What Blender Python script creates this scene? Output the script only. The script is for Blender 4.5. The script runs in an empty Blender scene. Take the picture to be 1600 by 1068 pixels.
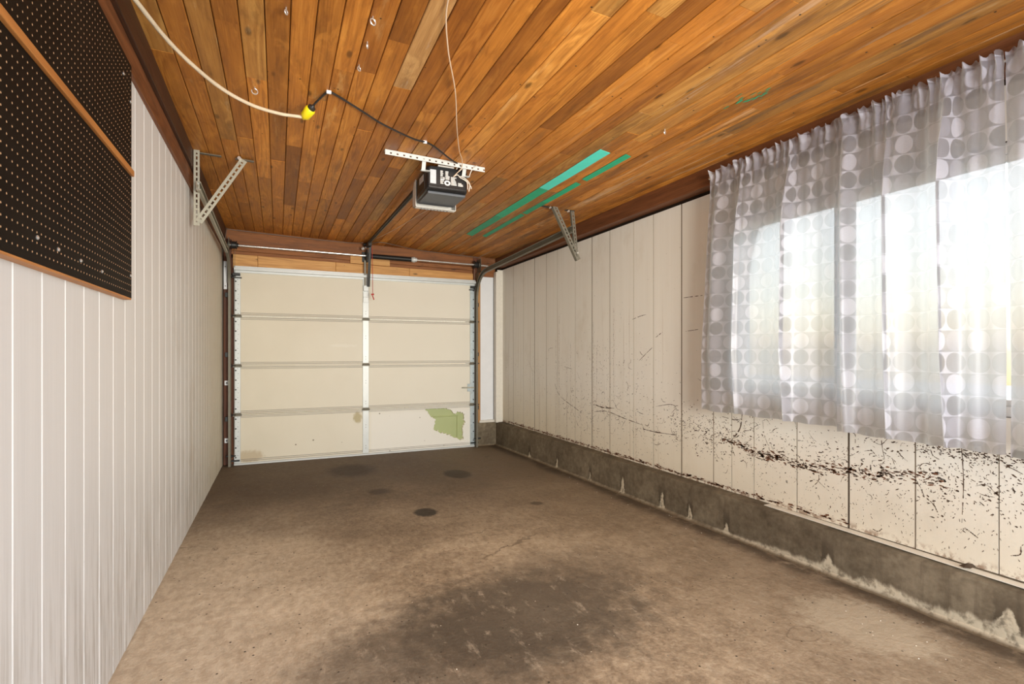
import bpy, math, random
from mathutils import Vector, Matrix
from mathutils.geometry import delaunay_2d_cdt

random.seed(11)
SC = bpy.context.scene
COL = SC.collection
PI = math.pi

# ------------------------------------------------------------------ camera
cam_d = bpy.data.cameras.new('camera')
cam = bpy.data.objects.new('camera', cam_d)
COL.objects.link(cam)
cam_d.sensor_fit = 'HORIZONTAL'
cam_d.sensor_width = 36.0
cam_d.lens = 36.0 * 810.23 / 1600.0
cam_d.shift_y = (550.24 - 534.0) / 1600.0
cam_d.clip_start = 0.02
cam.location = (0, 0, 1.2)
cam.rotation_euler = (PI / 2, 0, -0.42345)
SC.camera = cam

# ------------------------------------------------------------------ world, lights, exposure
SC.view_settings.view_transform = 'Standard'
SC.view_settings.look = 'None'
SC.view_settings.gamma = 1.0
SC.view_settings.use_curve_mapping = False
SC.view_settings.exposure = 0.0

world = bpy.data.worlds.new('sky')
SC.world = world
world.use_nodes = True
wn = world.node_tree
wn.nodes.clear()
sky = wn.nodes.new('ShaderNodeTexSky')
sky.sky_type = 'NISHITA'
sky.sun_disc = False
sky.sun_elevation = math.radians(48)
sky.sun_rotation = math.radians(60)
sky.air_density = 1.0
sky.dust_density = 3.0
bg = wn.nodes.new('ShaderNodeBackground')
bg.inputs[1].default_value = 0.62
wo = wn.nodes.new('ShaderNodeOutputWorld')
wn.links.new(sky.outputs[0], bg.inputs[0])
wn.links.new(bg.outputs[0], wo.inputs[0])


def lamp(kind, name, loc, target, energy, color, **kw):
    d = bpy.data.lights.new(name, kind)
    d.energy = energy
    d.color = color
    for k, v in kw.items():
        setattr(d, k, v)
    o = bpy.data.objects.new(name, d)
    COL.objects.link(o)
    o.location = loc
    o.rotation_euler = (Vector(target) - Vector(loc)).to_track_quat('-Z', 'Y').to_euler()
    return o


# daylight coming in through the open rear of the garage, behind the photographer
lamp('AREA', 'rear_daylight', (1.25, -1.9, 1.25), (1.25, 3.0, 1.25), 200, (0.94, 0.985, 1.0),
     shape='RECTANGLE', size=2.4, size_y=2.1)
# added fill spot behind the camera, not a real lamp, aimed at the overhead door
lamp('SPOT', 'fill_spot', (1.35, -0.45, 1.25), (1.0, 6.4, 1.75), 590, (1.0, 0.90, 0.72),
     spot_size=math.radians(82), spot_blend=1.0, shadow_soft_size=0.5)

# ------------------------------------------------------------------ node helpers


class M:
    """A small node-material builder."""

    def __init__(self, name, rough=0.6, spec=0.5, metal=0.0):
        self.m = bpy.data.materials.new(name)
        self.m.use_nodes = True
        self.t = self.m.node_tree
        self.b = self.t.nodes['Principled BSDF']
        self.out = self.t.nodes['Material Output']
        self.b.inputs['Roughness'].default_value = rough
        self.b.inputs['Metallic'].default_value = metal
        self.b.inputs['Specular IOR Level'].default_value = spec

    def n(self, t, **kw):
        nd = self.t.nodes.new(t)
        for k, v in kw.items():
            setattr(nd, k, v)
        return nd

    def put(self, sock, v):
        if isinstance(v, bpy.types.NodeSocket):
            self.t.links.new(v, sock)
        elif isinstance(v, (tuple, list)):
            if len(v) == 3 and sock.type == 'RGBA':
                v = (*v, 1)
            sock.default_value = v
        else:
            sock.default_value = v

    def obj(self):
        return self.n('ShaderNodeTexCoord').outputs['Object']

    def uv(self):
        return self.n('ShaderNodeTexCoord').outputs['UV']

    def info(self):
        return self.n('ShaderNodeObjectInfo')

    def xyz(self, v):
        s = self.n('ShaderNodeSeparateXYZ')
        self.put(s.inputs[0], v)
        return s.outputs[0], s.outputs[1], s.outputs[2]

    def vec(self, x, y, z):
        s = self.n('ShaderNodeCombineXYZ')
        for i, a in enumerate((x, y, z)):
            self.put(s.inputs[i], a)
        return s.outputs[0]

    def map(self, v, scale=(1, 1, 1), loc=(0, 0, 0)):
        s = self.n('ShaderNodeMapping')
        self.put(s.inputs[0], v)
        self.put(s.inputs[1], loc)
        s.inputs[3].default_value = scale
        return s.outputs[0]

    def noise(self, v, scale=5, detail=4, rough=0.55, dist=0.0, out=0):
        s = self.n('ShaderNodeTexNoise')
        self.put(s.inputs['Vector'], v)
        s.inputs['Scale'].default_value = scale
        s.inputs['Detail'].default_value = detail
        s.inputs['Roughness'].default_value = rough
        s.inputs['Distortion'].default_value = dist
        return s.outputs[out]

    def voro(self, v, scale=5, feature='F1', rnd=1.0):
        s = self.n('ShaderNodeTexVoronoi', feature=feature)
        self.put(s.inputs['Vector'], v)
        s.inputs['Scale'].default_value = scale
        s.inputs['Randomness'].default_value = rnd
        return s

    def math(self, op, a, b=0.0, c=0.0, clamp=False):
        s = self.n('ShaderNodeMath', operation=op, use_clamp=clamp)
        for i, v in enumerate((a, b, c)):
            self.put(s.inputs[i], v)
        return s.outputs[0]

    def step(self, v, lo, hi, a=0.0, b=1.0):
        s = self.n('ShaderNodeMapRange', interpolation_type='SMOOTHSTEP')
        self.put(s.inputs[0], v)
        for i, q in enumerate((lo, hi, a, b)):
            self.put(s.inputs[i + 1], q)
        return s.outputs[0]

    def mix(self, fac, a, b, blend='MIX'):
        s = self.n('ShaderNodeMix', data_type='RGBA', blend_type=blend)
        self.put(s.inputs[0], fac)
        self.put(s.inputs[6], a)
        self.put(s.inputs[7], b)
        return s.outputs[2]

    def ramp(self, fac, stops):
        s = self.n('ShaderNodeValToRGB')
        self.put(s.inputs[0], fac)
        e = s.color_ramp.elements
        while len(e) < len(stops):
            e.new(0.5)
        for i, (p, c) in enumerate(stops):
            e[i].position = p
            e[i].color = (*c, 1)
        return s.outputs[0]

    def bump(self, height, strength=0.3, dist=0.01):
        s = self.n('ShaderNodeBump')
        self.put(s.inputs['Height'], height)
        s.inputs['Strength'].default_value = strength
        s.inputs['Distance'].default_value = dist
        self.t.links.new(s.outputs[0], self.b.inputs['Normal'])

    def color(self, c):
        self.put(self.b.inputs['Base Color'], c)
        return self.m

    def rough(self, v):
        self.put(self.b.inputs['Roughness'], v)


def plain(name, col, rough=0.6, metal=0.0, spec=0.5, var=0.12, scale=30):
    m = M(name, rough, spec, metal)
    nz = m.noise(m.obj(), scale, 4)
    d = tuple(c * (1 - var) for c in col)
    u = tuple(min(1, c * (1 + var)) for c in col)
    m.color(m.mix(nz, d, u))
    m.bump(nz, 0.05, 0.002)
    return m.m


def wood(name, axis, dark, mid, light, rough=0.5, objcol=False, knots=True, spec=0.4, stain=0.6):
    m = M(name, rough, spec)
    v = m.obj()
    inf = m.info()
    r = inf.outputs['Random']
    v = m.map(v, loc=m.vec(m.math('MULTIPLY', r, 31.7), m.math('MULTIPLY', r, 57.3), m.math('MULTIPLY', r, 12.1)))

    def st(a, b):
        return m.map(v, {'X': (b, a, a), 'Y': (a, b, a), 'Z': (a, a, b)}[axis])
    g1 = m.noise(st(20, 1.6), 1, 6, 0.65, 0.3)
    g2 = m.noise(st(190, 4.0), 1, 3, 0.6)
    swirl = m.noise(st(7.5, 0.55), 1, 2, 0.4, 0.3)
    ring = m.math('SINE', m.math('MULTIPLY', swirl, 110.0))
    ring = m.math('MULTIPLY_ADD', ring, 0.5, 0.5)
    rw = m.step(r, 0.45, 0.55, 0.03, 0.13)                  # only some boards show cathedral figure
    f = m.math('MULTIPLY_ADD', g2, 0.34, m.math('MULTIPLY_ADD', g1, 0.58, m.math('MULTIPLY', m.math('SUBTRACT', ring, 0.0), rw)))
    col = m.ramp(f, [(0.30, dark), (0.52, mid), (0.72, light)])
    # broad brown weather stains
    bs = m.step(m.noise(st(9, 2.2), 1, 5, 0.65), 0.52, 0.75)
    col = m.mix(m.math('MULTIPLY', bs, stain), col, tuple(c * 0.35 for c in mid))
    if objcol:
        pt = m.noise(st(13, 3.2), 1, 5, 0.65, 0.5)
        col = m.mix(m.step(pt, 0.54, 0.68, 0, 0.45), col, tuple(c * k for c, k in zip(mid, (0.48, 0.40, 0.42))))
        col = m.mix(m.step(pt, 0.46, 0.34, 0, 0.40), col, tuple(c * k for c, k in zip(light, (1.15, 1.10, 1.0))))
        wx, wy, wz = m.xyz(m.obj())
        side = m.step(wx, 1.2, 2.3)
        mil = m.step(m.noise(st(15, 1.1), 1, 6, 0.75), 0.50, 0.66)
        col = m.mix(m.math('MULTIPLY', m.math('MULTIPLY', mil, side), 0.70), col, (0.13, 0.075, 0.036))
        sil = m.step(m.noise(m.map(st(18, 0.8), loc=(5, 9, 2)), 1, 6, 0.72), 0.56, 0.66)
        col = m.mix(m.math('MULTIPLY', m.math('MULTIPLY', sil, side), 0.55), col, (0.60, 0.42, 0.26))
    if knots:
        vk = m.voro(st(11, 4.2), 1)
        pres = m.step(m.xyz(vk.outputs['Color'])[0], 0.66, 0.70)
        kd = m.step(vk.outputs['Distance'], 0.07, 0.19, 1, 0)
        col = m.mix(m.math('MULTIPLY', m.math('MULTIPLY', kd, pres), 0.75), col, tuple(c * 0.16 for c in mid))
        nail = m.voro(m.map(v, (24, 24, 24)), 1)
        # pale rubbed spots
        pw = m.step(m.noise(st(10, 1.5), 1, 6, 0.7), 0.60, 0.70)
        col = m.mix(m.math('MULTIPLY', pw, 0.40), col, tuple(min(.8, c * k) for c, k in zip(light, (1.0, 1.35, 2.6))))
        np_ = m.step(m.xyz(nail.outputs['Color'])[1], 0.86, 0.88)
        nd = m.step(nail.outputs['Distance'], 0.08, 0.14, 1, 0)
        col = m.mix(m.math('MULTIPLY', nd, np_), col, (0.03, 0.018, 0.01))
    if objcol:
        col = m.mix(1.0, col, inf.outputs['Color'], 'MULTIPLY')
    m.color(col)
    m.rough(m.math('MULTIPLY_ADD', g1, 0.3, rough - 0.15))
    m.bump(m.math('MULTIPLY_ADD', g2, 0.6, g1), 0.22, 0.004)
    return m.m


# ------------------------------------------------------------------ mesh helpers
class MB:
    def __init__(self):
        self.v, self.f, self.mi = [], [], []
        self.cur = 0

    def add(self, vs, fs):
        o = len(self.v)
        self.v += [tuple(q) for q in vs]
        self.f += [tuple(i + o for i in f) for f in fs]
        self.mi += [self.cur] * len(fs)
        return self

    def box(self, x0, x1, y0, y1, z0, z1):
        vs = [(x, y, z) for z in (z0, z1) for y in (y0, y1) for x in (x0, x1)]
        return self.add(vs, [(0, 2, 3, 1), (4, 5, 7, 6), (0, 1, 5, 4), (2, 6, 7, 3), (0, 4, 6, 2), (1, 3, 7, 5)])

    def bar(self, p0, p1, w, t, side=(0, 0, 1)):
        """rectangular bar from p0 to p1: width w along SIDE, thickness t across."""
        p0, p1 = Vector(p0), Vector(p1)
        d = (p1 - p0).normalized()
        s = Vector(side)
        s = (s - d * s.dot(d)).normalized()
        n = d.cross(s)
        vs = []
        for p in (p0, p1):
            for a, b in ((-1, -1), (1, -1), (1, 1), (-1, 1)):
                vs.append(p + s * (a * w / 2) + n * (b * t / 2))
        return self.add(vs, [(3, 2, 1, 0), (4, 5, 6, 7), (0, 1, 5, 4), (1, 2, 6, 5), (2, 3, 7, 6), (3, 0, 4, 7)])

    def sweep(self, prof, path, side, closed=True, caps=True, sides=None):
        """sweep 2-D profile (a along the frame's side vector, b along its normal) along PATH."""
        path = [Vector(p) for p in path]
        n = len(prof)
        vs = []
        for i, p in enumerate(path):
            d = (path[min(i + 1, len(path) - 1)] - path[max(i - 1, 0)]).normalized()
            s = Vector(sides[i] if sides else side)
            s = (s - d * s.dot(d)).normalized()
            nn = d.cross(s)
            vs += [p + s * a + nn * b for a, b in prof]
        fs = []
        m = n if closed else n - 1
        for i in range(len(path) - 1):
            for j in range(m):
                k = (j + 1) % n
                fs.append((i * n + j, i * n + k, (i + 1) * n + k, (i + 1) * n + j))
        if closed and caps:
            fs.append(tuple(reversed(range(n))))
            fs.append(tuple(range((len(path) - 1) * n, len(path) * n)))
        return self.add(vs, fs)

    def tube(self, path, r, n=8):
        path = [Vector(p) for p in path]
        d0 = (path[1] - path[0]).normalized()
        s = d0.orthogonal().normalized()
        sides = []
        for i in range(len(path)):
            d = (path[min(i + 1, len(path) - 1)] - path[max(i - 1, 0)]).normalized()
            s = (s - d * s.dot(d)).normalized()
            sides.append(s.copy())
        return self.sweep([(r * math.cos(2 * PI * k / n), r * math.sin(2 * PI * k / n)) for k in range(n)], path, None, sides=sides)

    def cyl(self, p0, p1, r, n=14, r2=None):
        p0, p1 = Vector(p0), Vector(p1)
        d = (p1 - p0).normalized()
        s = d.orthogonal().normalized()
        t = d.cross(s)
        vs = []
        for p, rr in ((p0, r), (p1, r if r2 is None else r2)):
            vs += [p + (s * math.cos(2 * PI * k / n) + t * math.sin(2 * PI * k / n)) * rr for k in range(n)]
        fs = [(k, (k + 1) % n, n + (k + 1) % n, n + k) for k in range(n)]
        fs += [tuple(reversed(range(n))), tuple(range(n, 2 * n))]
        return self.add(vs, fs)

    def lathe(self, p0, axis, prof, n=16):
        """prof: list of (distance along axis, radius)."""
        p0 = Vector(p0)
        d = Vector(axis).normalized()
        s = d.orthogonal().normalized()
        t = d.cross(s)
        vs = []
        for h, r in prof:
            vs += [p0 + d * h + (s * math.cos(2 * PI * k / n) + t * math.sin(2 * PI * k / n)) * max(r, 1e-4) for k in range(n)]
        fs = []
        for i in range(len(prof) - 1):
            for k in range(n):
                q = (k + 1) % n
                fs.append((i * n + k, i * n + q, (i + 1) * n + q, (i + 1) * n + k))
        fs += [tuple(reversed(range(n))), tuple(range((len(prof) - 1) * n, len(prof) * n))]
        return self.add(vs, fs)

    def build(self, name, mat, parent=None, smooth=False, bevel=0.0, loc=None):
        me = bpy.data.meshes.new(name)
        me.from_pydata(self.v, [], self.f)
        for m in (mat if isinstance(mat, (list, tuple)) else [mat]):
            me.materials.append(m)
        if any(self.mi):
            me.polygons.foreach_set('material_index', self.mi)
        me.update()
        if smooth:
            me.polygons.foreach_set('use_smooth', [True] * len(me.polygons))
            try:
                me.set_sharp_from_angle(angle=math.radians(40))
            except Exception:
                pass
        o = bpy.data.objects.new(name, me)
        COL.objects.link(o)
        if parent is not None:
            o.parent = parent
            o.matrix_parent_inverse = Matrix.Translation(-Vector(parent.location))
        if bevel:
            b = o.modifiers.new('bevel', 'BEVEL')
            b.width = bevel
            b.segments = 2
            b.limit_method = 'ANGLE'
        return o


def tag(o, label=None, cat=None, group=None, kind=None):
    if label:
        o['label'] = label
    if cat:
        o['category'] = cat
    if group:
        o['group'] = group
    if kind:
        o['kind'] = kind
    return o


def empty(name, loc=(0, 0, 0)):
    o = bpy.data.objects.new(name, None)
    o.empty_display_size = 0.1
    COL.objects.link(o)
    o.location = loc
    return o


def spline(pts, k=8):
    """Catmull-Rom through the points."""
    P = [Vector(p) for p in pts]
    P = [P[0] * 2 - P[1]] + P + [P[-1] * 2 - P[-2]]
    out = []
    for i in range(1, len(P) - 2):
        a, b, c, d = P[i - 1:i + 3]
        for j in range(k):
            t = j / k
            out.append(0.5 * ((2 * b) + (c - a) * t + (2 * a - 5 * b + 4 * c - d) * t * t + (3 * b - a - 3 * c + d) * t ** 3))
    out.append(P[-2])
    return out


def floor_z(y):
    return -0.0123 * (y - 3.5)


def ceil_z(x):
    return 2.558 - 0.0314 * (x + 0.52)


XL, XR, XC, YD = -0.553, 2.746, 2.658, 6.415
Y0 = -1.6

# ------------------------------------------------------------------ materials
W_CEIL = wood('ceiling_wood', 'Y', (0.27, 0.094, 0.014), (0.48, 0.190, 0.032), (0.64, 0.300, 0.062), rough=0.5, objcol=True, spec=0.25)
W_BEAM = wood('beam_wood', 'Y', (0.085, 0.028, 0.010), (0.17, 0.060, 0.021), (0.25, 0.095, 0.034), rough=0.55, knots=False)
W_MOULD = wood('moulding_wood', 'Y', (0.03, 0.012, 0.006), (0.07, 0.026, 0.011), (0.11, 0.042, 0.017), rough=0.55, knots=False)
W_RED = wood('header_wood', 'X', (0.13, 0.046, 0.014), (0.28, 0.102, 0.028), (0.40, 0.165, 0.048), rough=0.6)
W_PINE = wood('pine_wood', 'X', (0.42, 0.19, 0.055), (0.62, 0.32, 0.10), (0.74, 0.43, 0.16), rough=0.55, stain=0.25)
W_STUD = wood('stud_wood', 'Z', (0.05, 0.016, 0.008), (0.13, 0.042, 0.017), (0.20, 0.075, 0.028), rough=0.65)
W_JAMB = wood('jamb_wood', 'Z', (0.30, 0.14, 0.045), (0.46, 0.24, 0.085), (0.58, 0.34, 0.14), rough=0.6, stain=0.3, knots=False)
W_BATTEN = wood('batten_wood', 'Y', (0.34, 0.13, 0.035), (0.52, 0.22, 0.06), (0.66, 0.32, 0.10), rough=0.5, knots=False, stain=0.2)
BLACKGAP = plain('gap_dark', (0.02, 0.012, 0.008), 0.9, spec=0.1)


def left_paint():
    m = M('left_wall_paint', 0.55, 0.35)
    v = m.obj()
    r = m.info().outputs['Random']
    v2 = m.map(v, loc=m.vec(0, m.math('MULTIPLY', r, 9.0), m.math('MULTIPLY', r, 5.0)))
    st = m.noise(m.map(v2, (10, 40, 0.9)), 1, 5, 0.6)
    fine = m.noise(m.map(v2, (10, 150, 3.5)), 1, 3, 0.6)
    col = m.mix(m.math('MULTIPLY_ADD', fine, 0.4, m.math('MULTIPLY', st, 0.6)), (0.61, 0.605, 0.60), (0.77, 0.765, 0.755))
    x, y, z = m.xyz(v)
    low = m.step(z, 0.1, 0.9, 1, 0)
    dirt = m.step(m.noise(m.map(v2, (10, 55, 2.5)), 1, 5, 0.7), 0.44, 0.64)
    col = m.mix(m.math('MULTIPLY', m.math('MULTIPLY', dirt, low), 0.6), col, (0.30, 0.26, 0.21))
    # warm bounce light put into the colour towards the overhead door, with yellowish scuffs
    far = m.step(y, 3.6, 6.0)
    col = m.mix(m.math('MULTIPLY', far, 0.55), col, (0.72, 0.63, 0.44))
    sm = m.step(m.noise(m.map(v, (1, 2.2, 1.3), (0, 3, 0)), 1, 4, 0.6), 0.54, 0.72)
    col = m.mix(m.math('MULTIPLY', m.math('MULTIPLY', sm, m.step(y, 3.0, 4.8)), 0.55), col, (0.42, 0.34, 0.23))
    ch = m.step(m.noise(m.map(v2, (30, 60, 14)), 1, 3, 0.6), 0.72, 0.75)
    col = m.mix(m.math('MULTIPLY', ch, low), col, (0.33, 0.30, 0.26))
    m.color(col)
    m.bump(fine, 0.1, 0.002)
    return m.m


def right_paint():
    m = M('right_wall_paint', 0.5, 0.35)
    v = m.obj()
    r = m.info().outputs['Random']
    st = m.noise(m.map(v, (10, 16, 0.5)), 1, 5, 0.65)
    fine = m.noise(m.map(v, (10, 90, 5)), 1, 3, 0.6)
    col = m.mix(st, (0.77, 0.735, 0.67), (0.88, 0.855, 0.80))
    x, y, z = m.xyz(v)
    low = m.step(z, 0.25, 1.0, 1, 0)
    col = m.mix(m.math('MULTIPLY', low, 0.65), col, (0.72, 0.62, 0.44))
    blot = m.step(m.noise(m.map(v, (1, 3.5, 2.0), (0, 7, 1)), 1, 5, 0.65), 0.52, 0.75)
    col = m.mix(m.math('MULTIPLY', blot, 0.28), col, (0.56, 0.48, 0.36))
    run = m.step(m.noise(m.map(v, (1, 42, 0.45), (0, 1, 3)), 1, 4, 0.6), 0.60, 0.72)
    runz = m.math('MULTIPLY', m.step(y, 2.9, 3.6), m.step(z, 2.2, 1.2))
    col = m.mix(m.math('MULTIPLY', m.math('MULTIPLY', run, runz), 0.55), col, (0.36, 0.25, 0.16))
    foot = m.math('MULTIPLY', m.step(z, 0.275, 0.32, 1, 0), m.step(m.noise(v, 22, 5, 0.7), 0.45, 0.6))
    col = m.mix(m.math('MULTIPLY', foot, 0.8), col, (0.24, 0.13, 0.07))
    # fine pin-prick wear
    sp = m.step(m.noise(m.map(v, (40, 55, 40)), 1, 2, 0.5), 0.735, 0.75)
    col = m.mix(m.math('MULTIPLY', sp, m.step(z, 1.7, 0.7)), col, (0.12, 0.08, 0.05))
    m.color(col)
    m.bump(m.math('MULTIPLY_ADD', fine, 0.3, m.noise(v, 40, 4)), 0.15, 0.002)
    return m.m


def concrete_floor():
    m = M('floor_concrete', 0.75, 0.25)
    v = m.obj()
    x, y, z = m.xyz(v)
    n1 = m.noise(v, 1.1, 7, 0.62, 0.3)
    n2 = m.noise(v, 6.0, 6, 0.65)
    n3 = m.noise(v, 60, 4, 0.6)
    n4 = m.noise(m.map(v, (26, 16, 16)), 1, 6, 0.72)
    f = m.math('ADD', m.math('MULTIPLY_ADD', n1, 0.30, m.math('MULTIPLY_ADD', n2, 0.22, m.math('MULTIPLY', n3, 0.18))), m.math('MULTIPLY', n4, 0.30))
    col = m.ramp(f, [(0.36, (0.16, 0.112, 0.070)), (0.46, (0.30, 0.225, 0.150)), (0.54, (0.45, 0.35, 0.240)), (0.64, (0.60, 0.485, 0.35))])
    # oil-darkened middle and far end where the cars stood
    wob = m.math('MULTIPLY_ADD', m.noise(v, 1.6, 4, 0.6), 1.6, -0.8)
    fy = m.math('ADD', y, wob)
    oil = m.step(fy, 2.6, 5.2)
    col = m.mix(m.math('MULTIPLY', oil, 0.80), col, (0.085, 0.055, 0.034))
    # pale swept strip along the left wall
    sw = m.step(m.math('MULTIPLY_ADD', wob, 0.8, x), -0.40, 0.75, 1, 0)
    col = m.mix(m.math('MULTIPLY', sw, m.step(y, 5.0, 2.4, 0, 0.80)), col, m.mix(m.step(n4, .34, .66), (0.66, 0.54, 0.395), (0.86, 0.75, 0.58)))

    def blob(cx, cy, rx, ry, soft, wobble, c, amt, col):
        dx = m.math('DIVIDE', m.math('SUBTRACT', x, cx), rx)
        dy = m.math('DIVIDE', m.math('SUBTRACT', y, cy), ry)
        d = m.math('SQRT', m.math('ADD', m.math('MULTIPLY', dx, dx), m.math('MULTIPLY', dy, dy)))
        d = m.math('ADD', d, m.math('MULTIPLY_ADD', m.noise(v, 5 / max(rx, .12), 6, 0.65), wobble * 2, -wobble))
        return m.mix(m.step(d, 1 - soft, 1 + soft, amt, 0), col, c)
    col = blob(1.02, 2.12, 0.62, 0.42, 0.42, 0.75, (0.075, 0.060, 0.045), 0.80, col)
    col = blob(0.50, 1.90, 0.50, 0.38, 0.40, 0.70, (0.10, 0.078, 0.056), 0.55, col)
    col = blob(1.45, 2.45, 0.45, 0.30, 0.45, 0.70, (0.12, 0.092, 0.066), 0.45, col)
    col = blob(1.012, 3.83, 0.085, 0.11, 0.20, 0.22, (0.028, 0.020, 0.014), 0.9, col)
    col = blob(1.64, 4.97, 0.13, 0.20, 0.20, 0.25, (0.030, 0.020, 0.014), 0.9, col)
    col = blob(0.70, 5.60, 0.22, 0.30, 0.4, 0.5, (0.040, 0.026, 0.018), 0.7, col)
    col = blob(1.88, 3.69, 0.05, 0.05, 0.3, 0.35, (0.03, 0.02, 0.015), 0.8, col)
    col = blob(0.80, 4.60, 0.09, 0.10, 0.4, 0.5, (0.045, 0.03, 0.02), 0.6, col)
    # drying ring
    rx_ = m.math('DIVIDE', m.math('SUBTRACT', x, 2.0), 0.075)
    ry_ = m.math('DIVIDE', m.math('SUBTRACT', y, 1.474), 0.052)
    rd = m.math('SQRT', m.math('ADD', m.math('MULTIPLY', rx_, rx_), m.math('MULTIPLY', ry_, ry_)))
    rd = m.math('ABSOLUTE', m.math('SUBTRACT', m.math('ADD', rd, m.math('MULTIPLY_ADD', m.noise(v, 14, 3), .8, -.4)), 1.0))
    col = m.mix(m.step(rd, 0.02, 0.11, 0.55, 0), col, (0.15, 0.105, 0.066))
    # duller, browner slab on the kerb side
    col = m.mix(m.step(x, 1.2, 2.3, 0, 0.42), col, (0.25, 0.185, 0.115))
    # pale worn patch near the kerb
    col = blob(2.32, 1.42, 0.22, 0.26, 0.35, 0.7, (0.56, 0.47, 0.34), 0.75, col)
    # scuffed light grit
    gr = m.step(m.noise(m.map(v, (16, 7, 7)), 1, 7, 0.75), 0.54, 0.70)
    col = m.mix(m.math('MULTIPLY', gr, m.step(y, 4.8, 1.8, 0, 0.55)), col, (0.52, 0.43, 0.32))
    # dark dirt along the kerb
    kd = m.math('MULTIPLY', m.step(m.math('MULTIPLY_ADD', wob, 0.12, x), 2.47, 2.60), m.step(m.noise(v, 9, 5, 0.65), 0.25, 0.50))
    col = m.mix(m.math('MULTIPLY', kd, 0.8), col, (0.07, 0.048, 0.03))
    pit = m.voro(v, 34)
    pp = m.step(m.xyz(pit.outputs['Color'])[0], 0.82, 0.84)
    col = m.mix(m.math('MULTIPLY', m.step(pit.outputs['Distance'], 0.10, 0.2, 1, 0), pp), col, (0.06, 0.045, 0.03))
    wh = m.step(m.xyz(pit.outputs['Color'])[1], 0.965, 0.97)
    col = m.mix(m.math('MULTIPLY', m.step(pit.outputs['Distance'], 0.07, 0.13, 1, 0), wh), col, (0.62, 0.55, 0.45))
    # hairline cracks
    cr = m.voro(m.map(v, (1, 1, 0), m.vec(m.math('MULTIPLY', n2, 0.5), m.math('MULTIPLY', n1, 0.4), 0.0)), 0.8, 'DISTANCE_TO_EDGE')
    ck = m.math('MULTIPLY', m.step(cr.outputs['Distance'], 0.002, 0.006, 1, 0), m.step(n1, 0.52, 0.6))
    col = m.mix(m.math('MULTIPLY', ck, 0.5), col, (0.08, 0.055, 0.035))
    m.color(col)
    m.rough(m.math('MULTIPLY_ADD', n2, 0.35, 0.5))
    m.bump(m.math('ADD', m.math('MULTIPLY_ADD', n3, 0.5, n2), m.noise(m.map(v, (40, 22, 20)), 1, 5, 0.7)), 0.5, 0.008)
    return m.m


def concrete_kerb():
    m = M('kerb_concrete', 0.85, 0.2)
    v = m.obj()
    x, y, z = m.xyz(v)
    n1 = m.noise(v, 3, 6, 0.6)
    n2 = m.noise(v, 28, 5, 0.6)
    f = m.math('MULTIPLY_ADD', n1, 0.65, m.math('MULTIPLY', n2, 0.35))
    col = m.ramp(f, [(0.34, (0.085, 0.064, 0.040)), (0.52, (0.165, 0.130, 0.086)), (0.68, (0.27, 0.22, 0.15))])
    run = m.step(m.noise(m.map(v, (6, 13, 0.7)), 1, 5, 0.65), 0.55, 0.72)
    col = m.mix(m.math('MULTIPLY', run, 0.6), col, (0.10, 0.075, 0.05))
    h = m.math('SUBTRACT', z, m.math('MULTIPLY_ADD', y, -0.0123, 0.043))
    top = m.math('MULTIPLY_ADD', m.noise(m.map(v, (1, 1, .3)), 5, 5, 0.7), 0.15, -0.025)
    spikes = 0.0
    for yc, w, a in ((1.075, 0.030, 0.085), (1.82, 0.022, 0.055), (2.50, 0.018, 0.060), (2.83, 0.016, 0.10), (3.12, 0.020, 0.12), (3.62, 0.020, 0.13),
                     (4.12, 0.016, 0.08), (4.75, 0.018, 0.10), (5.4, 0.02, 0.06)):
        g = m.math('DIVIDE', m.math('SUBTRACT', m.math('MULTIPLY_ADD', n2, 0.05, y), yc + .025), w)
        g = m.math('MULTIPLY', m.math('EXPONENT', m.math('MULTIPLY', m.math('MULTIPLY', g, g), -1.0)), a)
        spikes = m.math('ADD', g, spikes)
    # dark damp halo round each salt spike
    dk = m.step(spikes, 0.0005, 0.012)
    col = m.mix(m.math('MULTIPLY', dk, m.step(h, 0.24, 0.06, 0, 0.75)), col, (0.055, 0.040, 0.026))
    lim = m.math('ADD', m.math('MULTIPLY', top, m.step(y, 2.9, 1.5, 0.18, 1.0)), spikes)
    salt = m.step(m.math('SUBTRACT', lim, h), -0.016, 0.012)
    col = m.mix(m.math('MULTIPLY', salt, m.step(n2, 0.30, 0.55, 0.25, 0.95)), col, (0.60, 0.52, 0.38))
    # dirty tan bead where kerb meets slab
    col = m.mix(m.step(h, 0.004, 0.022, 0.9, 0), col, (0.13, 0.085, 0.045))
    m.color(col)
    m.bump(n2, 0.4, 0.006)
    return m.m


def galv(name, col, rough=0.42):
    m = M(name, rough, 0.5, 0.75)
    n1 = m.voro(m.obj(), 45)
    g = m.xyz(n1.outputs['Color'])[0]
    n2 = m.noise(m.obj(), 9, 4)
    m.color(m.mix(m.math('MULTIPLY_ADD', g, 0.35, m.math('MULTIPLY', n2, 0.65)), tuple(c * 0.72 for c in col), col))
    m.rough(m.math('MULTIPLY_ADD', n2, 0.25, rough - 0.1))
    return m.m


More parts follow.
